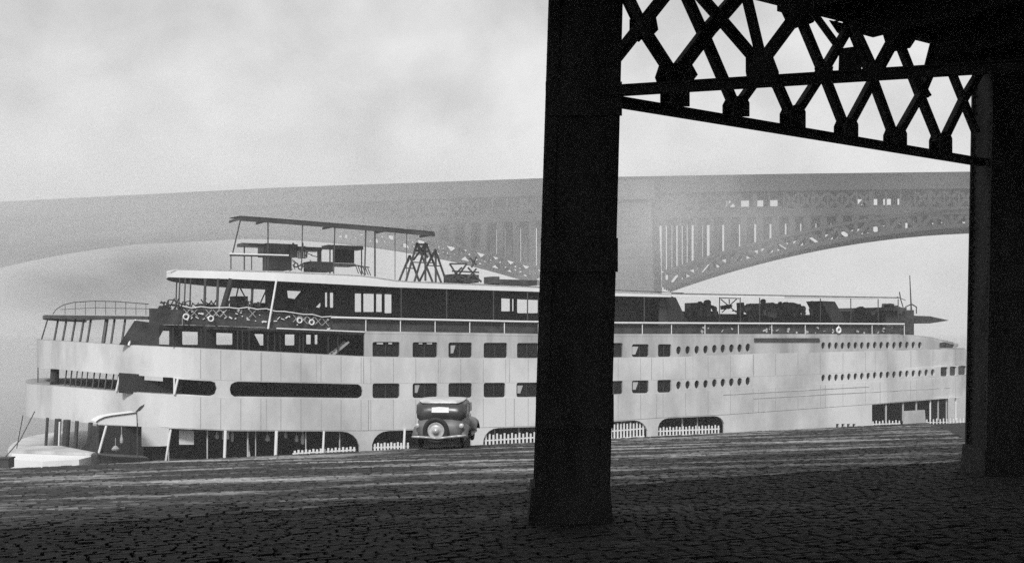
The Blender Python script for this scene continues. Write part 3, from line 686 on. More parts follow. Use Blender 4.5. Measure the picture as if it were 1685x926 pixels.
gear(438, 402, 490, 421, 5, 2, M_DARK, 'calliope_case'); gear(446, 422, 480, 443, 5, 2, M_INNER, 'calliope_base'); gear(484, 407, 530, 411, 5, 1.5, M_DARK, 'bench_back')
gear(511, 431, 548, 446, 4.5, 1.5, M_INNER, 'deck_locker'); gear(549, 434, 585, 437, 4.5, 1.5, M_DARK, 'bench_seat'); gear(525, 408, 529, 432, 5, .4, M_DARK, 'bench_support')
gear(549, 412, 583, 432, 6, .2, M_STEEL, 'canvas_screen')
rp = random.Random(11)
m = MB()
for i in range(9):   # steam whistles of the calliope
    q = P(479 + i * 3.2, 424, 4.6); m.tube(q, q + Vector((0, 0, .75 + .35 * sin(i * 1.3))), .06, 7)
m.build('calliope_pipes', M_DARK, boat)
for i in range(24):
    x = rp.uniform(478, 515); y = rp.uniform(400, 443); q = P(x, y, 4.8); MB().beam(q, q + Vector((rp.uniform(-.5, .5), 0, rp.uniform(-.4, .4))), .05, .05, (0, 1, 0)).build('calliope_frame', M_DARK, boat)
for i in range(5): MB().torus(P(487 + i * 7, 436 + (i % 2) * 4, 4.2), .15, .05, (0, 1, 0), 12, 6).build('steam_valve', M_CANVAS, boat)
m = MB(); q = P(580, 445, 4)
for i in range(6): m.beam(P(585 + i * 4, 436 + i, 4), P(590 + i * 4, 450 + i * .6, 4), .05, .05, (0, 1, 0))
m.beam(P(583, 436, 4), P(607, 440, 4), .06, .3, (0, 1, 0)); m.build('deck_chair_stack', M_DARK, boat)
# twin A-frames and their bracing
def aframe(xa, xb, xt, yt, v):
    m = MB()
    for x in (xa, xb):
        m.beam(P(x, lerp(R_TOP, x), v), P(xt, yt, v), .13, .13, (0, 1, 0))
    m.beam(P(xa + (xt - xa) * .5, (lerp(R_TOP, xa) + yt) / 2, v), P(xb + (xt - xb) * .5, (lerp(R_TOP, xb) + yt) / 2, v), .08, .08, (0, 1, 0))
    m.beam(P(xa + (xt - xa) * .3, lerp(R_TOP, xa) * .7 + yt * .3, v), P(xt, yt + 6, v), .06, .06, (0, 1, 0))
    m.build('stack_brace', M_DARK, boat)
aframe(668, 712, 686, 400, 4); aframe(682, 726, 701, 400, 4.6); aframe(690, 735, 716, 410, 5.2); aframe(657, 690, 674, 420, 5)
m = MB()
for a_, b_ in (((685, 400), (704, 424)), ((701, 400), (680, 428)), ((682, 412), (706, 414)), ((684, 402), (704, 402)), ((700, 402), (700, 462)), ((717, 412), (717, 464))):
    m.beam(P(*a_, 4.3), P(*b_, 4.3), .14, .1, (0, 1, 0))
m.build('stack_brace', M_DARK, boat)
m = MB()
for a_, b_ in (((740, 434), (768, 434)), ((740, 434), (758, 462)), ((768, 434), (748, 462)), ((744, 446), (788, 448)), ((738, 462), (760, 440)), ((770, 440), (792, 464)), ((750, 450), (780, 464)), ((764, 464), (784, 442)), ((734, 458), (792, 462)), ((773, 424), (784, 436)), ((784, 422), (776, 440))):
    m.beam(P(*a_, 4), P(*b_, 4), .12, .1, (0, 1, 0))
m.build('hoist_frame', M_DARK, boat)
gear(745, 452, 788, 464, 4.5, 1.6, M_CANVAS, 'hoist_winch')
gear(811, 455, 822, 466, 4, 1.5, M_DARK, 'roof_vent'); gear(822, 461, 884, 468, 4, 2, M_CANVAS, 'roof_hatch')
m = MB(); m.beam(P(700, 464, 2), P(1125, 482, 2), .06, .06, (0, 1, 0)); m.build('roof_rail', M_DARK, boat)
# ------------------------------------------------------------ forward half: open roof deck with gear
m = MB(); c_ = [P(1105, 483.5, 1), P(1290, 487.5, 1), P(1480, 490, 1)]; m.prism(c_ + [Vector((q.x, 4.5, q.z + .02)) for q in reversed(c_)], (0, 0, -.05)); m.build('forward_awning', M_TRIM, boat)
m = MB(); m.beam(P(1105, 482.7, .95), P(1480, 489.4, .95), .06, .07, (0, 1, 0)); m.build('awning_wire', M_DARK, boat)
m = MB(); m.beam(P(1105, 486, .9), P(1290, 488.8, .9), .16, .08, (0, 1, 0)); m.beam(P(1290, 489.2, .9), P(1480, 491.5, .9), .07, .08, (0, 1, 0)); m.build('awning_wire', M_TRIM, boat)
for x in (1184, 1218, 1250, 1350, 1400, 1445, 1478): MB().tube(P(x, 486 + (x - 1105) * .013, 1.2), P(x, 551, 1.2), .05, 6).build('awning_post', M_POST, boat)
gear(1120, 518, 1352, 551, 4, 6, M_INNER, 'deck_house'); gear(1352, 522, 1500, 551, 4, 6, M_CANVAS, 'deck_house')
gear(1140, 512, 1182, 520, 4.5, 3, M_INNER, 'deck_house_roof')
def vent(x, ytop, r, v=3., yb=520):
    m = MB(); a_ = P(x, yb, v); b_ = P(x, ytop + 4, v); m.tube(a_, b_, r, 10)
    m.lathe(b_ + Vector((0, .0, .0)), [(r, -.2), (r * 1.1, .0), (r * 1.25, .15), (r * .9, .3), (0, .36)], (-.4, -.2, 1), 10); return m.build('ventilator', M_DARK, boat)
for x, yt, r in ((1134, 508, .2), (1152, 498, .22), (1164, 496, .3), (1176, 506, .2), (1232, 502, .25), (1243, 508, .18), (1256, 494, .22), (1270, 500, .3), (1284, 498, .18), (1306, 502, .3), (1322, 505, .2), (1336, 497, .22), (1402, 514, .2), (1430, 513, .22), (1456, 508, .2), (1470, 504, .15)): vent(x, yt, r)
rc = random.Random(21)
for i in range(60):
    x = rc.choice((rc.uniform(1132, 1350), rc.uniform(1216, 1345), rc.uniform(1400, 1490))); v = rc.uniform(1.8, 4.5); y = rc.uniform(502, 518); q = P(x, y, v)
    if rc.random() < .5: MB().box(q, (rc.uniform(.2, 1.1), .5, rc.uniform(.15, .7)), Matrix.Rotation(rc.uniform(-.5, .5), 3, 'Y')).build('deck_gear', rc.choice((M_INNER, M_DARK, M_CANVAS)), boat)
    else: MB().beam(q, q + Vector((rc.uniform(-1.2, 1.2), 0, rc.uniform(-1.2, .5))), .09, .09, (0, 1, 0)).build('deck_gear', M_INNER, boat)
gear(1252, 500, 1318, 520, 5, 2, M_INNER, 'life_raft_box'); gear(1150, 498, 1170, 514, 4, 2, M_INNER, 'smokestack_base')
m = MB()
for a_, b_ in (((1186, 492), (1212, 514)), ((1212, 492), (1188, 514)), ((1184, 490), (1216, 491)), ((1200, 492), (1200, 500))): m.beam(P(*a_, 3), P(*b_, 3), .07, .07, (0, 1, 0))
m.build('cross_brace', M_DARK, boat)
# lifeboat shapes under canvas
for x0, x1, y in ((1222, 1250, 508), (1286, 1318, 506)):
    a_, b_ = P(x0, y, 3), P(x1, y, 3); m = MB(); nb = 9
    for k in range(nb + 1):
        f_ = k / nb; c = a_.lerp(b_, f_); s_ = sin(pi * min(max(f_, .06), .94)) ** .6
        for an in range(8):
            t = 2 * pi * an / 8; m.v.append((c.x, c.y + .8 * s_ * cos(t), c.z + .5 * s_ * sin(t)))
    for k in range(nb):
        for an in range(8): m.f.append((k * 8 + an, k * 8 + (an + 1) % 8, (k + 1) * 8 + (an + 1) % 8, (k + 1) * 8 + an))
    m.f += [tuple(range(8))[::-1], tuple(range(nb * 8, nb * 8 + 8))]; m.build('lifeboat', M_CANVAS, boat, smooth=True)
MB().prism([P(1352, 495, 1.2), P(1374, 496, 1.2), P(1392, 528, 1.2), P(1392, 534, 1.2), P(1372, 534, 1.2)], (0, 2, 0)).build('raked_fin', M_INNER, boat)
MB().torus(P(1380, 543, -.1), .24, .09, (0, 1, 0), 16, 8).build('lifebuoy', M_TRIM, boat)
for x, y in ((306, 521), (347, 524), (493, 527), (513, 530)): MB().torus(P(x, y, .0), .17, .05, (0, 1, 0), 16, 8).build('lifebuoy', M_TRIM, boat)
# forward pilot house top, mast, pointed canopy
gear(1458, 510, 1504, 552, 2.5, 8, M_CANVAS, 'pilot_house'); gear(1455, 506, 1492, 511, 2, 9, M_DARK, 'pilot_house_roof')
MB().tube(P(1500, 520, 3), P(1497, 453, 3), .09, 8, .04).build('mast', M_POST, boat)
m = MB(); m.path([P(1480, 480, 3), P(1482, 492, 3), P(1486, 505, 3)], .06); m.path([P(1490, 505, 3), P(1500, 500, 3), P(1508, 505, 3), P(1508, 516, 3)], .06); m.beam(P(1476, 488, 3), P(1490, 494, 3), .05, .05, (0, 1, 0)); m.build('rigging', M_POST, boat)
MB().prism([P(1500, 519, 4), P(1530, 520, 4), P(1562, 527, 6), P(1530, 532, 4), P(1500, 531, 4)], (0, 5, 0)).build('bow_canopy', M_CANVAS, boat)
MB().prism([P(1242, 556, -.1), P(1348, 556, -.1), P(1350, 562, -.1), P(1242, 562, -.1)], (0, .08, 0)).build('name_board_recess', M_DARK, boat)
for x0, y0, wd in ((1042, 570, 10), (1043, 628, 9), (743, 568, 8), (853, 634, 9), (684, 633, 8)):
    pn = P1 if y0 < 600 else P2
    MB().prism([pn.map(x0, y0, .14), pn.map(x0 + wd, y0, .14), pn.map(x0 + wd * .5, y0 + 13, .14), pn.map(x0, y0 + 13, .14)], (0, .03, 0)).build('curtain', M_WSTAIN, boat)
for x in list(range(330, 600, 33)) + list(range(610, 1590, 37)):
    MB().beam(P2.map(x, lerp(B2T, x) + 1.2, -.01), P2.map(x, lerp(B2B, x) - 1, -.01), .02, .015, (0, 1, 0)).build('plate_lap', M_DECKL, boat)
    MB().beam(P1.map(x, lerp(B1T, x) + 1.2, -.01), P1.map(x, lerp(B1B, x) - 1.2, -.01), .02, .015, (0, 1, 0)).build('plate_lap', M_DECKL, boat)
# vertical seams of the plating
for x in (430, 520, 598, 724, 838, 1072, 1140, 1240, 1350, 1440, 1500):
    MB().beam(P1.map(x, lerp(B1T, x) + 1, -.015), P1.map(x, lerp(B1B, x) - 1, -.015), .05, .02, (0, 1, 0)).build('plate_seam', M_WSTAIN, boat)
    MB().beam(P2.map(x + 8, lerp(B2T, x) + 1, -.015), P2.map(x + 8, lerp(B2B, x) - 1, -.015), .05, .02, (0, 1, 0)).build('plate_seam', M_WSTAIN, boat)
for x0, x1, dy in ((1240, 1590, 34), (1190, 1430, 16)):
    m = MB()
    for a_, b_ in zip(rng(x0, x1, 12), rng(x0, x1, 12)[1:]): m.beam(P2.map(a_, lerp(B2T, a_) + dy * .5, -.02), P2.map(b_, lerp(B2T, b_) + dy * .5, -.02), .05, .03, (0, 1, 0))
    m.build('rub_strake', M_WSTAIN, boat)

# low white landing float and dark bollard at the stern, pennant and awning
def G(x, y, Y): return Vector(((x - CX) / F * Y, Y, -(y - HY) / F * Y))
fl = thing('landing_float', 'low white pointed landing float lying off the steamer stern at the left', 'float', tuple(G(80, 775, 66)))
def rel(o, v): return v - o.location
Yf = 66
poly = [G(20, 752, Yf + 4), G(60, 756, Yf + 6), (G(100, 757, Yf + 6)), G(157, 764, Yf + 2), G(130, 773, Yf), G(70, 776, Yf - 1), G(18, 772, Yf)]
zt = G(80, 765, Yf).z
MB().prism([rel(fl, Vector((q.x, q.y, zt + .35 - (q.y - Yf) * .0))) for q in poly], (0, 0, -1.6)).build('float_body', M_TRIM, fl)
MB().prism([rel(fl, Vector((q.x * 1.0, q.y, zt + .55))) for q in poly[:4]] + [rel(fl, Vector((poly[3].x - .3, poly[3].y - .2, zt + .55))), rel(fl, Vector((poly[0].x, poly[0].y - .5, zt + .55)))], (0, 0, -.19)).build('float_coaming', M_WSTAIN, fl)
bo = thing('mooring_block', 'squat dark mooring block at the far left edge beside the white float', 'mooring block', tuple(G(8, 769, 60)))
m = MB(); m.box((0, 0, .25), (.72, .7, .5)); m.build('block', M_DARK, bo); m = MB(); m.box((0, 0, .54), (.8, .8, .07)); m.build('cap', M_POST, bo)
rp_ = MB(); rp_.path([Vector((0, 0, .55)), Vector((.3, 1.2, 1.4)), Vector((.55, 2.5, 2.9))], .03); rp_.build('mooring_line', M_POST, bo)
aw = thing('launch', 'small launch with white arched awning and dark pennant beside the stern', 'launch', tuple(P(198, 765, -3.2).to_3d()))
Mb = Matrix.Translation(boat.location) @ Matrix.Rotation(math.atan2(.507, .862), 4, 'Z')
aw.location = Mb @ P(198, 762, -3.2); aw.rotation_euler = (0, 0, math.atan2(.507, .862))
def LP(x, y, v=-3.2): return P(x, y, v) - P(198, 762, -3.2)
prof = [(158, 694), (163, 690), (172, 686), (185, 683.5), (205, 681), (224, 678.5), (225, 700)]
m = MB(); near = [LP(x, y) for x, y in prof] + [LP(158, 697)]
m.prism(near, (0, 1.8, 0)); m.build('awning', M_TRIM, aw)
m = MB(); m.path([LP(x, y, -3.25) for x, y in prof[:-1]] + [LP(237, 667, -3.25)], .035); m.tube(LP(225, 678), LP(226, 700), .03); m.build('awning_hoop', M_DARK, aw)
MB().prism([LP(223, 677, -3.3), LP(230, 669, -3.3), LP(238, 664.5, -3.3), (LP(236, 670, -3.3)), LP(230, 676, -3.3)], (0, .05, 0)).build('pennant', M_DARK, aw)
for x in (160, 226):
    MB().tube(LP(x, 696, -3.1), LP(x, 752, -3.1), .04).build('awning_pole', M_POST, aw)
m = MB(); sec = [(150, 748, .1), (156, 746, .6), (180, 748, .9), (215, 750, .9), (240, 751, .7)]
for x, y, hw in sec:
    q = LP(x, y, -2.3); m.v += [(q.x, q.y - hw, q.z), (q.x, q.y - hw * .5, q.z - .9), (q.x, q.y + hw * .5, q.z - .9), (q.x, q.y + hw, q.z)]
for i in range(len(sec) - 1):
    for j in range(4): m.f.append((i * 4 + j, i * 4 + (j + 1) % 4, i * 4 + 4 + (j + 1) % 4, i * 4 + 4 + j))
m.f += [(0, 1, 2, 3), (16, 17, 18, 19)]
m.build('launch_hull', M_DARK, aw)

# things that only rest on or hang from the boat stand on their own
WORDS = ['first', 'second', 'third', 'fourth', 'fifth', 'sixth', 'seventh', 'eighth', 'ninth']
def free(o, label, cat, group=None):
    o.parent = None; o.matrix_world = Mb.copy(); tag(o, label, cat, group)
def freeall(name, labels, cat, group=None):
    os_ = sorted([o for o in boat.children if o.name.split('.')[0] == name], key=lambda o: o.data.vertices[0].co.x)
    for o, l_ in zip(os_, labels): free(o, l_, cat, group)
freeall('lifebuoy', ['white ring lifebuoy on the upper rail nearest the rounded stern', 'white ring lifebuoy on the upper rail left of the tall raked post', 'white ring lifebuoy on the dark rail just right of the tall raked post', 'white ring lifebuoy on the dark rail beside the end of the stairs', 'lone white lifebuoy on the forward rail under the raked dark fin'], 'lifebuoy', 'lifebuoys on the upper rail')
freeall('hanging_fender', ['pale %s hanging in the dark main deck bays, %s from the stern' % (a_, WORDS[i]) for i, a_ in enumerate(['canvas bundle', 'canvas bundle', 'canvas fender', 'canvas fender', 'small fender', 'canvas fender', 'small fender', 'small fender', 'long fender'])], 'fender', 'fenders hanging along the main deck')
freeall('lifeboat', ['small dark covered lifeboat beside the cross braced frame on the forward roof', 'small dark covered lifeboat nearer the raked dark fin on the forward roof'], 'lifeboat', 'covered lifeboats on the forward roof')
freeall('deck_table', ['thin dark long table at the stern end under the top awning', 'thin dark long table in the middle under the top awning'], 'table', 'tables under the top awning')
freeall('deck_chair_stack', ['stack of dark folded chairs on the roof under the top awning'], 'chairs')
freeall('life_raft_box', ['dark box shaped raft among ventilators on the forward roof'], 'raft')
freeall('deck_locker', ['low dark locker standing on the roof edge under the top awning'], 'locker')
# ------------------------------------------------------------ the arch bridge behind
QA, QB = Vector((-118.4, 253, 0)), Vector((86.7, 206, 0))
bd = (QB - QA).normalized(); bn = Vector((-bd.y, bd.x, 0))
if bn.y < 0: bn = -bn
def PB(x, y, d=0):
    A, B = QA + bn * 0, QB + bn * 0
    q = on_plane(A, B, x, y); return q + bn * d
bridge = thing('arch_bridge', 'great hazy steel arch bridge with two decks and masonry pier crossing behind the boat', 'bridge', tuple(PB(1000, 560)))
bridge.location.z = -10.5
def RB(x, y, d=0): return PB(x, y, d) - bridge.location
BT = [(-500, 352), (0, 332), (450, 309), (900, 293), (1300, 286), (1600, 282.5), (2300, 282)]
def bpoly(f0, f1, x0, x1, name, mat, d0, th, k=None):
    k = k or int((x1 - x0) / 40); xs_ = rng(x0, x1, k)
    m = MB()
    for a_, b_ in zip(xs_, xs_[1:]):
        m.hexa([RB(a_, f1(a_), d0), RB(b_, f1(b_), d0), RB(b_, f1(b_), d0 + th), RB(a_, f1(a_), d0 + th), RB(a_, f0(a_), d0), RB(b_, f0(b_), d0), RB(b_, f0(b_), d0 + th), RB(a_, f0(a_), d0 + th)])
    return m.build(name, mat, bridge)
bt = lambda x: lerp(BT, x)
W_ = 15
bpoly(lambda x: bt(x), lambda x: bt(x) + 12, -400, 2200, 'parapet', M_STEEL, 0, .5)
bpoly(lambda x: bt(x) + 12, lambda x: bt(x) + 28, -400, 2200, 'upper_deck', M_STEEL, -.3, W_ + .6)
bpoly(lambda x: bt(x) + 57, lambda x: bt(x) + 70, -400, 2200, 'railway_deck', M_STEEL, 0, W_)
def archy(x):
    if x > 1000: return 372 + .00031 * (x - 1672) ** 2
    return 384 + .000292 * (x - 345) ** 2
# arcade posts between the decks, each with small arched heads
xs_ = [-390 + 24 * i for i in range(108)]
for i, x in enumerate(xs_):
    if i % 4 == 0: wpx = 7.
    else: wpx = 2.6
    for d in (0, ) if i % 2 else (0, W_ - .6):
        a_, b_ = RB(x, bt(x) + 27, d + .3), RB(x, bt(x) + 58, d + .3)
        MB().beam(a_, b_, wpx / F * 215, .5, bn).build('arcade_post', M_STEEL, bridge)
for i, x in enumerate(xs_[:-1]):
    if i % 9 in (0, 1, 2, 3, 7, 8): # lattice cross members filling most bays
        m = MB()
        m.beam(RB(x, bt(x) + 29, .4), RB(x + 24, bt(x) + 57, .4), .55, .2, bn); m.beam(RB(x, bt(x) + 57, .4), RB(x + 24, bt(x) + 29, .4), .55, .2, bn)
        m.build('arcade_lattice', M_STEEL, bridge)
for i, x in enumerate(xs_[:-1]):
    op = 1185 < x < 1290 or 1400 < x < 1475
    if op:
        for ya, yb in ((28, 36), (51, 57)): MB().prism([RB(x, bt(x) + ya, 2), RB(x + 24, bt(x) + ya, 2), RB(x + 24, bt(x) + yb, 2), RB(x, bt(x) + yb, 2)], bn * .2).build('arcade_infill', M_STEEL, bridge)
        MB().prism([RB(x + 14, bt(x) + 28, 5), RB(x + 24, bt(x) + 28, 5), RB(x + 24, bt(x) + 57, 5), RB(x + 14, bt(x) + 57, 5)], bn * .2).build('arcade_infill', M_STEEL, bridge)
    else: MB().prism([RB(x, bt(x) + 28, 2), RB(x + 24, bt(x) + 28, 2), RB(x + 24, bt(x) + 57, 2), RB(x, bt(x) + 57, 2)], bn * .2).build('arcade_infill', M_STEEL, bridge)
# arch ribs: tubes with bracing between
for (x0, x1) in ((-210, 902), (1092, 2250)):
    for d in (0, 5, 10, 14.5):
        bpoly(lambda x: archy(x) - 7, archy, x0, x1, 'arch_rib', M_STEEL, d, .6, 44)
        bpoly(lambda x: archy(x) - 31, lambda x: archy(x) - 26, x0, x1, 'arch_rib', M_STEEL, d, .6, 44)
    xs2 = rng(x0, x1, 44)
    for d in (.3, 14.8):
        for i, (a_, b_) in enumerate(zip(xs2, xs2[1:])):
            ya, yb = (archy(a_) - 28, archy(b_) - 4) if i % 2 else (archy(a_) - 4, archy(b_) - 28)
            m = MB(); m.beam(RB(a_, ya, d), RB(b_, yb, d), .8, .3, bn)
            m.beam(RB(a_, archy(a_) - 28, d), RB(a_, archy(a_) - 4, d), .7, .3, bn)
            m.build('rib_brace', M_STEEL, bridge)
    m = MB()
    for a_ in xs2: m.beam(RB(a_, archy(a_) - 16, .3), RB(a_, archy(a_) - 16, 14.8), .4, .3)
    m.build('rib_tie', M_STEEL, bridge)
    # spandrel columns
    k = int((x1 - x0) / 26)
    for i in range(k + 1):
        x = x0 + (x1 - x0) * i / k
        if archy(x) - 31 > bt(x) + 71:
            for j_, d in enumerate((.3, 5, 10, 14.6)): MB().beam(RB(x + 5.5 * (j_ % 3), bt(x) + 69, d), RB(x + 5.5 * (j_ % 3), archy(x + 5.5 * (j_ % 3)) - 30, d), 1.35 if x > 1190 or x < 1000 else .8, .6, bn).build('spandrel_column', M_STEEL, bridge)
# masonry piers with courses
for xa, xb in ((918, 1078), (-400, -230)):
    xm = (xa + xb) / 2
    pr = MB(); yb_ = 655
    q = [RB(xa, 0, -1.5), RB(xb, 0, -1.5), RB(xb, 0, W_ + 1.5), RB(xa, 0, W_ + 1.5)]
    cen = sum(q, Vector()) / 4; cen.z = 0
    zt = RB(xm, bt(xm) + 12).z
    def ring(z, k): return [Vector((cen.x + (p.x - cen.x) * k, cen.y + (p.y - cen.y) * k, z)) for p in q]
    pr.hexa(ring(-2, 1.12) + ring(zt * .38, 1.06)); pr.hexa(ring(zt * .38, 1.0) + ring(zt - 3.4, .92)); pr.hexa(ring(zt - 3.4, 1.0) + ring(zt + .5, 1.0))
    pier = pr.build('pier', M_STONE, bridge)
    for i in range(14):
        z = zt * .38 + (zt - 3.4 - zt * .38) * (i + .5) / 14; k_ = 1.0 - .08 * (i + .5) / 14
        MB().hexa(ring(z, k_ + .006) + ring(z + .9, k_ + .004)).build('masonry_course', M_STONE, pier)

# ------------------------------------------------------------ the motor car seen from behind
Yc = 35.4; xc = (722 - CX) / F * Yc; pc = -.438 * xc + .899 * Yc
car = thing('motor_car', 'pale rounded nineteen-thirties motor car seen from behind with a round spare wheel', 'car', (xc, Yc, gz(pc) + .05), radians(-4.5))
M_CAR = gray('pale_car_paint', .08, .18, .5, 1.5); M_CARD = gray('dark_car_paint', .03, .06, .3, 1.5); M_TYRE = gray('tyre_rubber', .015, .025, .8, 5); M_CHROME = gray('dull_chrome', .4, .6, .35, 3, metal=.2)
def loft(secs, name, mat, parent, smooth=True, n=20):
    """secs: (y, half width, z bottom, z top, squareness) closed sections along the length"""
    m = MB()
    for (y, hw, zb, zt_, sq) in secs:
        for i in range(n):
            a_ = 2 * pi * i / n; ca, sa = cos(a_), sin(a_)
            m.v.append((hw * math.copysign(abs(ca) ** sq, ca), y, (zb + zt_) / 2 + (zt_ - zb) / 2 * math.copysign(abs(sa) ** sq, sa)))
    for k in range(len(secs) - 1):
        for i in range(n): m.f.append((k * n + i, k * n + (i + 1) % n, (k + 1) * n + (i + 1) % n, (k + 1) * n + i))
    m.f += [tuple(range(n))[::-1], tuple(range((len(secs) - 1) * n, len(secs) * n))]
    return m.build(name, mat, parent, smooth=smooth)
body = loft([(0.0, .56, .34, .8, .6), (.12, .72, .28, .96, .5), (.5, .78, .28, 1.06, .45), (1.6, .80, .3, 1.08, .45), (2.6, .70, .36, 1.12, .45), (3.3, .48, .42, 1.08, .45), (4.0, .34, .5, .98, .5), (4.1, .2, .55, .9, .6)], 'body', M_CAR, car)
cab = loft([(.2, .62, .9, 1.24, .5), (.32, .78, .9, 1.46, .45), (.6, .82, .9, 1.56, .42), (1.2, .82, .9, 1.59, .42), (2.0, .79, .9, 1.57, .45), (2.3, .74, .9, 1.48, .5), (2.55, .64, .9, 1.1, .5)], 'cabin', M_CARD, car)
loft([(.34, .60, 1.47, 1.53, .6), (.6, .74, 1.50, 1.60, .6), (1.2, .76, 1.54, 1.64, .6), (2.0, .70, 1.50, 1.61, .6)], 'roof', M_CHROME, car)
m = MB(); m.prism([(-.26, .17, 1.2), (.3, .17, 1.2), (.3, .21, 1.36), (.0, .21, 1.38), (-.26, .21, 1.36)], (0, .07, 0)); m.build('rear_window', M_TRIM, cab)
for s_ in (-1, 1):
    for y0, y1 in ((.6, 1.25), (1.4, 2.1)):
        MB().prism([(s_ * .78, y0, 1.14), (s_ * .78, y1, 1.14), (s_ * .78, y1 - .05, 1.42), (s_ * .78, y0 + .08, 1.42)], (s_ * .055, 0, 0)).build('side_window', M_GLASS, cab)
def wheel(c, R, wd, axis, name='wheel'):
    t = MB().torus(c, R - wd * .42, wd * .42, axis, 28, 10).build(name, M_TYRE, car, smooth=True)
    ax = Vector(axis).normalized(); c = Vector(c)
    MB().lathe(c - ax * .02, [(0, .05), (R * .28, .05), (R * .3, .02), (R * .52, .0), (R * .6, .04), (R * .64, .02), (R * .66, -.04)], axis, 24).build('rim', M_CHROME, t, smooth=True)
    MB().lathe(c - ax * .02, [(R * .24, .05), (R * .22, .1), (0, .12)], axis, 18).build('hub_cap', M_CHROME, t, smooth=True)
    return t
wheel((-.07, -.17, .64), .43, .18, (0, -1, 0), 'spare_wheel')
MB().box((-.07, .0, .62), (.12, .3, .4)).build('spare_bracket', M_CARD, car)
for s_ in (-1, 1):
    for y in (.75, 3.35): wheel((s_ * .7, y, .34), .35, .16, (s_, 0, 0))
    # wings: arched shells over the wheels
    for y, L_ in ((.75, .55), (3.35, .55)):
        m = MB(); n_ = 12
        for i in range(n_ + 1):
            a_ = pi * (i / n_) ; cy, cz = y - cos(a_) * L_, .38 + sin(a_) * .42
            for (xx, dz, dr) in ((.52, 0.02, 0), (.66, .05, 0), (.80, 0, 0), (.90, -.09, -.03), (.92, -.2, -.05)):
                m.v.append((s_ * xx, cy + cos(a_) * (-dr), cz + dz * sin(a_)))
        for i in range(n_):
            for j in range(4): m.f.append((i * 5 + j, i * 5 + j + 1, (i + 1) * 5 + j + 1, (i + 1) * 5 + j))
        o = m.build('wing', M_CAR, car, smooth=True); sm = o.modifiers.new('s', 'SOLIDIFY'); sm.thickness = .03
    MB().box((s_ * .8, 2.05, .38), (.26, 1.6, .05)).build('running_board', M_CARD, car)
    MB().lathe((s_ * .72, .06, .78), [(.0, .0), (.07, .02), (.08, .1), (.05, .16)], (0, 1, 0), 14).build('tail_lamp', M_CHROME, car)
    MB().lathe((s_ * .45, 3.95, .85), [(.12, .12), (.13, .1), (.1, -.1), (0, -.2)], (0, 1, 0), 14).build('headlight', M_CHROME, car)
m = MB(); m.path([Vector((-.86, -.02, .42)), Vector((-.6, -.2, .44)), Vector((-.2, -.25, .42)), Vector((0, -.26, .40)), Vector((.3, -.25, .44)), Vector((.62, -.2, .47)), Vector((.88, -.02, .47))], .038, 8)
m.build('rear_bumper', M_CHROME, car, smooth=True)
for s_ in (-.4, .4): MB().box((s_, -.06, .42), (.05, .36, .06)).build('bumper_iron', M_CARD, car)

# ------------------------------------------------------------ smoky air
hz = bpy.data.materials.new('river_haze'); hz.use_nodes = True; t = hz.node_tree
for n_ in list(t.nodes):
    if n_.type == 'BSDF_PRINCIPLED': t.nodes.remove(n_)
pv = t.nodes.new('ShaderNodeVolumePrincipled'); pv.inputs['Color'].default_value = (.985, .985, .985, 1); pv.inputs['Density'].default_value = .0007
pv.inputs['Anisotropy'].default_value = 0
t.links.new(pv.outputs[0], [n_ for n_ in t.nodes if n_.type == 'OUTPUT_MATERIAL'][0].inputs['Volume'])
MB().box((0, 0, 14), (9000, 9000, 58)).build('haze', hz, kind='stuff')
sm = bpy.data.materials.new('drifting_smoke'); sm.use_nodes = True; t = sm.node_tree
for n_ in list(t.nodes):
    if n_.type == 'BSDF_PRINCIPLED': t.nodes.remove(n_)
ps_ = t.nodes.new('ShaderNodeVolumePrincipled'); ps_.inputs['Color'].default_value = (.4, .4, .4, 1)
tc = t.nodes.new('ShaderNodeTexCoord'); ln = t.nodes.new('ShaderNodeVectorMath'); ln.operation = 'LENGTH'; t.links.new(tc.outputs['Object'], ln.inputs[0])
no = t.nodes.new('ShaderNodeTexNoise'); no.inputs['Scale'].default_value = 1.6; no.inputs['Detail'].default_value = 3; t.links.new(tc.outputs['Object'], no.inputs['Vector'])
mr = t.nodes.new('ShaderNodeMapRange'); mr.inputs[1].default_value = .15; mr.inputs[2].default_value = 1.; mr.inputs[3].default_value = 1; mr.inputs[4].default_value = 0; t.links.new(ln.outputs['Value'], mr.inputs[0])
m2 = t.nodes.new('ShaderNodeMapRange'); m2.inputs[1].default_value = .38; m2.inputs[2].default_value = .62; m2.inputs[3].default_value = 0; m2.inputs[4].default_value = .16; t.links.new(no.outputs[0], m2.inputs[0])
mu = t.nodes.new('ShaderNodeMath'); mu.operation = 'MULTIPLY'; t.links.new(mr.outputs[0], mu.inputs[0]); t.links.new(m2.outputs[0], mu.inputs[1]); t.links.new(mu.outputs[0], ps_.inputs['Density'])
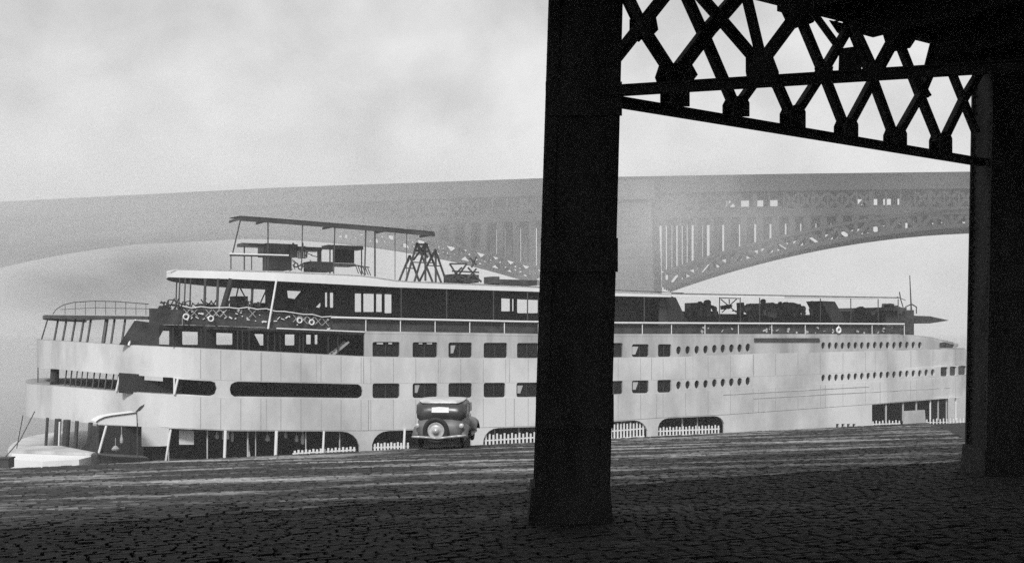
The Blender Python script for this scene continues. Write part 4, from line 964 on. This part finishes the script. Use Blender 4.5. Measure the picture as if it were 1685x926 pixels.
t.links.new(ps_.outputs[0], [n_ for n_ in t.nodes if n_.type == 'OUTPUT_MATERIAL'][0].inputs['Volume'])
def smoke(x, y, Y, rx, ry, rz, name, label):
    me = bpy.data.meshes.new(name); bm = bmesh.new(); bmesh.ops.create_icosphere(bm, subdivisions=3, radius=1); bm.to_mesh(me); bm.free(); me.materials.append(sm)
    o = bpy.data.objects.new(name, me); C.objects.link(o); o.location = G(x, y, Y); o.scale = (rx, ry, rz); o['kind'] = 'stuff'; o['label'] = label; return o
smoke(215, 458, 150, 22, 8, 8, 'smoke', 'grey drifting smoke bank hanging between the steamer stern and the bridge')
mi = sm.copy(); mi.name = 'river_mist'
for n_ in mi.node_tree.nodes:
    if n_.type == 'PRINCIPLED_VOLUME': n_.inputs['Color'].default_value = (.97, .97, .97, 1)
    if n_.type == 'TEX_NOISE': n_.inputs['Scale'].default_value = 2.2
    if n_.type == 'MAP_RANGE' and n_.inputs[4].default_value > .1: n_.inputs[1].default_value = .36; n_.inputs[2].default_value = .7; n_.inputs[3].default_value = .006; n_.inputs[4].default_value = .075
def mist(x, y, Y, rx, ry, rz, label):
    o = smoke(x, y, Y, rx, ry, rz, 'mist', label); o.data.materials[0] = mi; o.rotation_euler = (0, 0, math.atan2(bd.y, bd.x)); return o
mist(20, 375, 200, 110, 18, 36, 'pale mist drifting in front of the far left spans of the bridge')
ms = mi.copy(); ms.name = 'low_smoke'
for n_ in ms.node_tree.nodes:
    if n_.type == 'PRINCIPLED_VOLUME': n_.inputs['Color'].default_value = (.82, .82, .82, 1)
mist(215, 430, 190, 66, 14, 20, 'grey low mist under the left arch of the bridge').data.materials[0] = ms
mist(1420, 360, 175, 60, 3.5, 22, 'thin pale mist in front of the right hand arch of the bridge')
mist(700, 360, 180, 60, 5, 22, 'thin pale mist in front of the arch behind the top awning')
mist(1060, 400, 185, 34, 14, 26, 'pale mist patch in front of the bridge pier beside the centre column')
S.cycles.volume_bounces = 3
S.cycles.max_bounces = 6
S.cycles.use_denoising = False
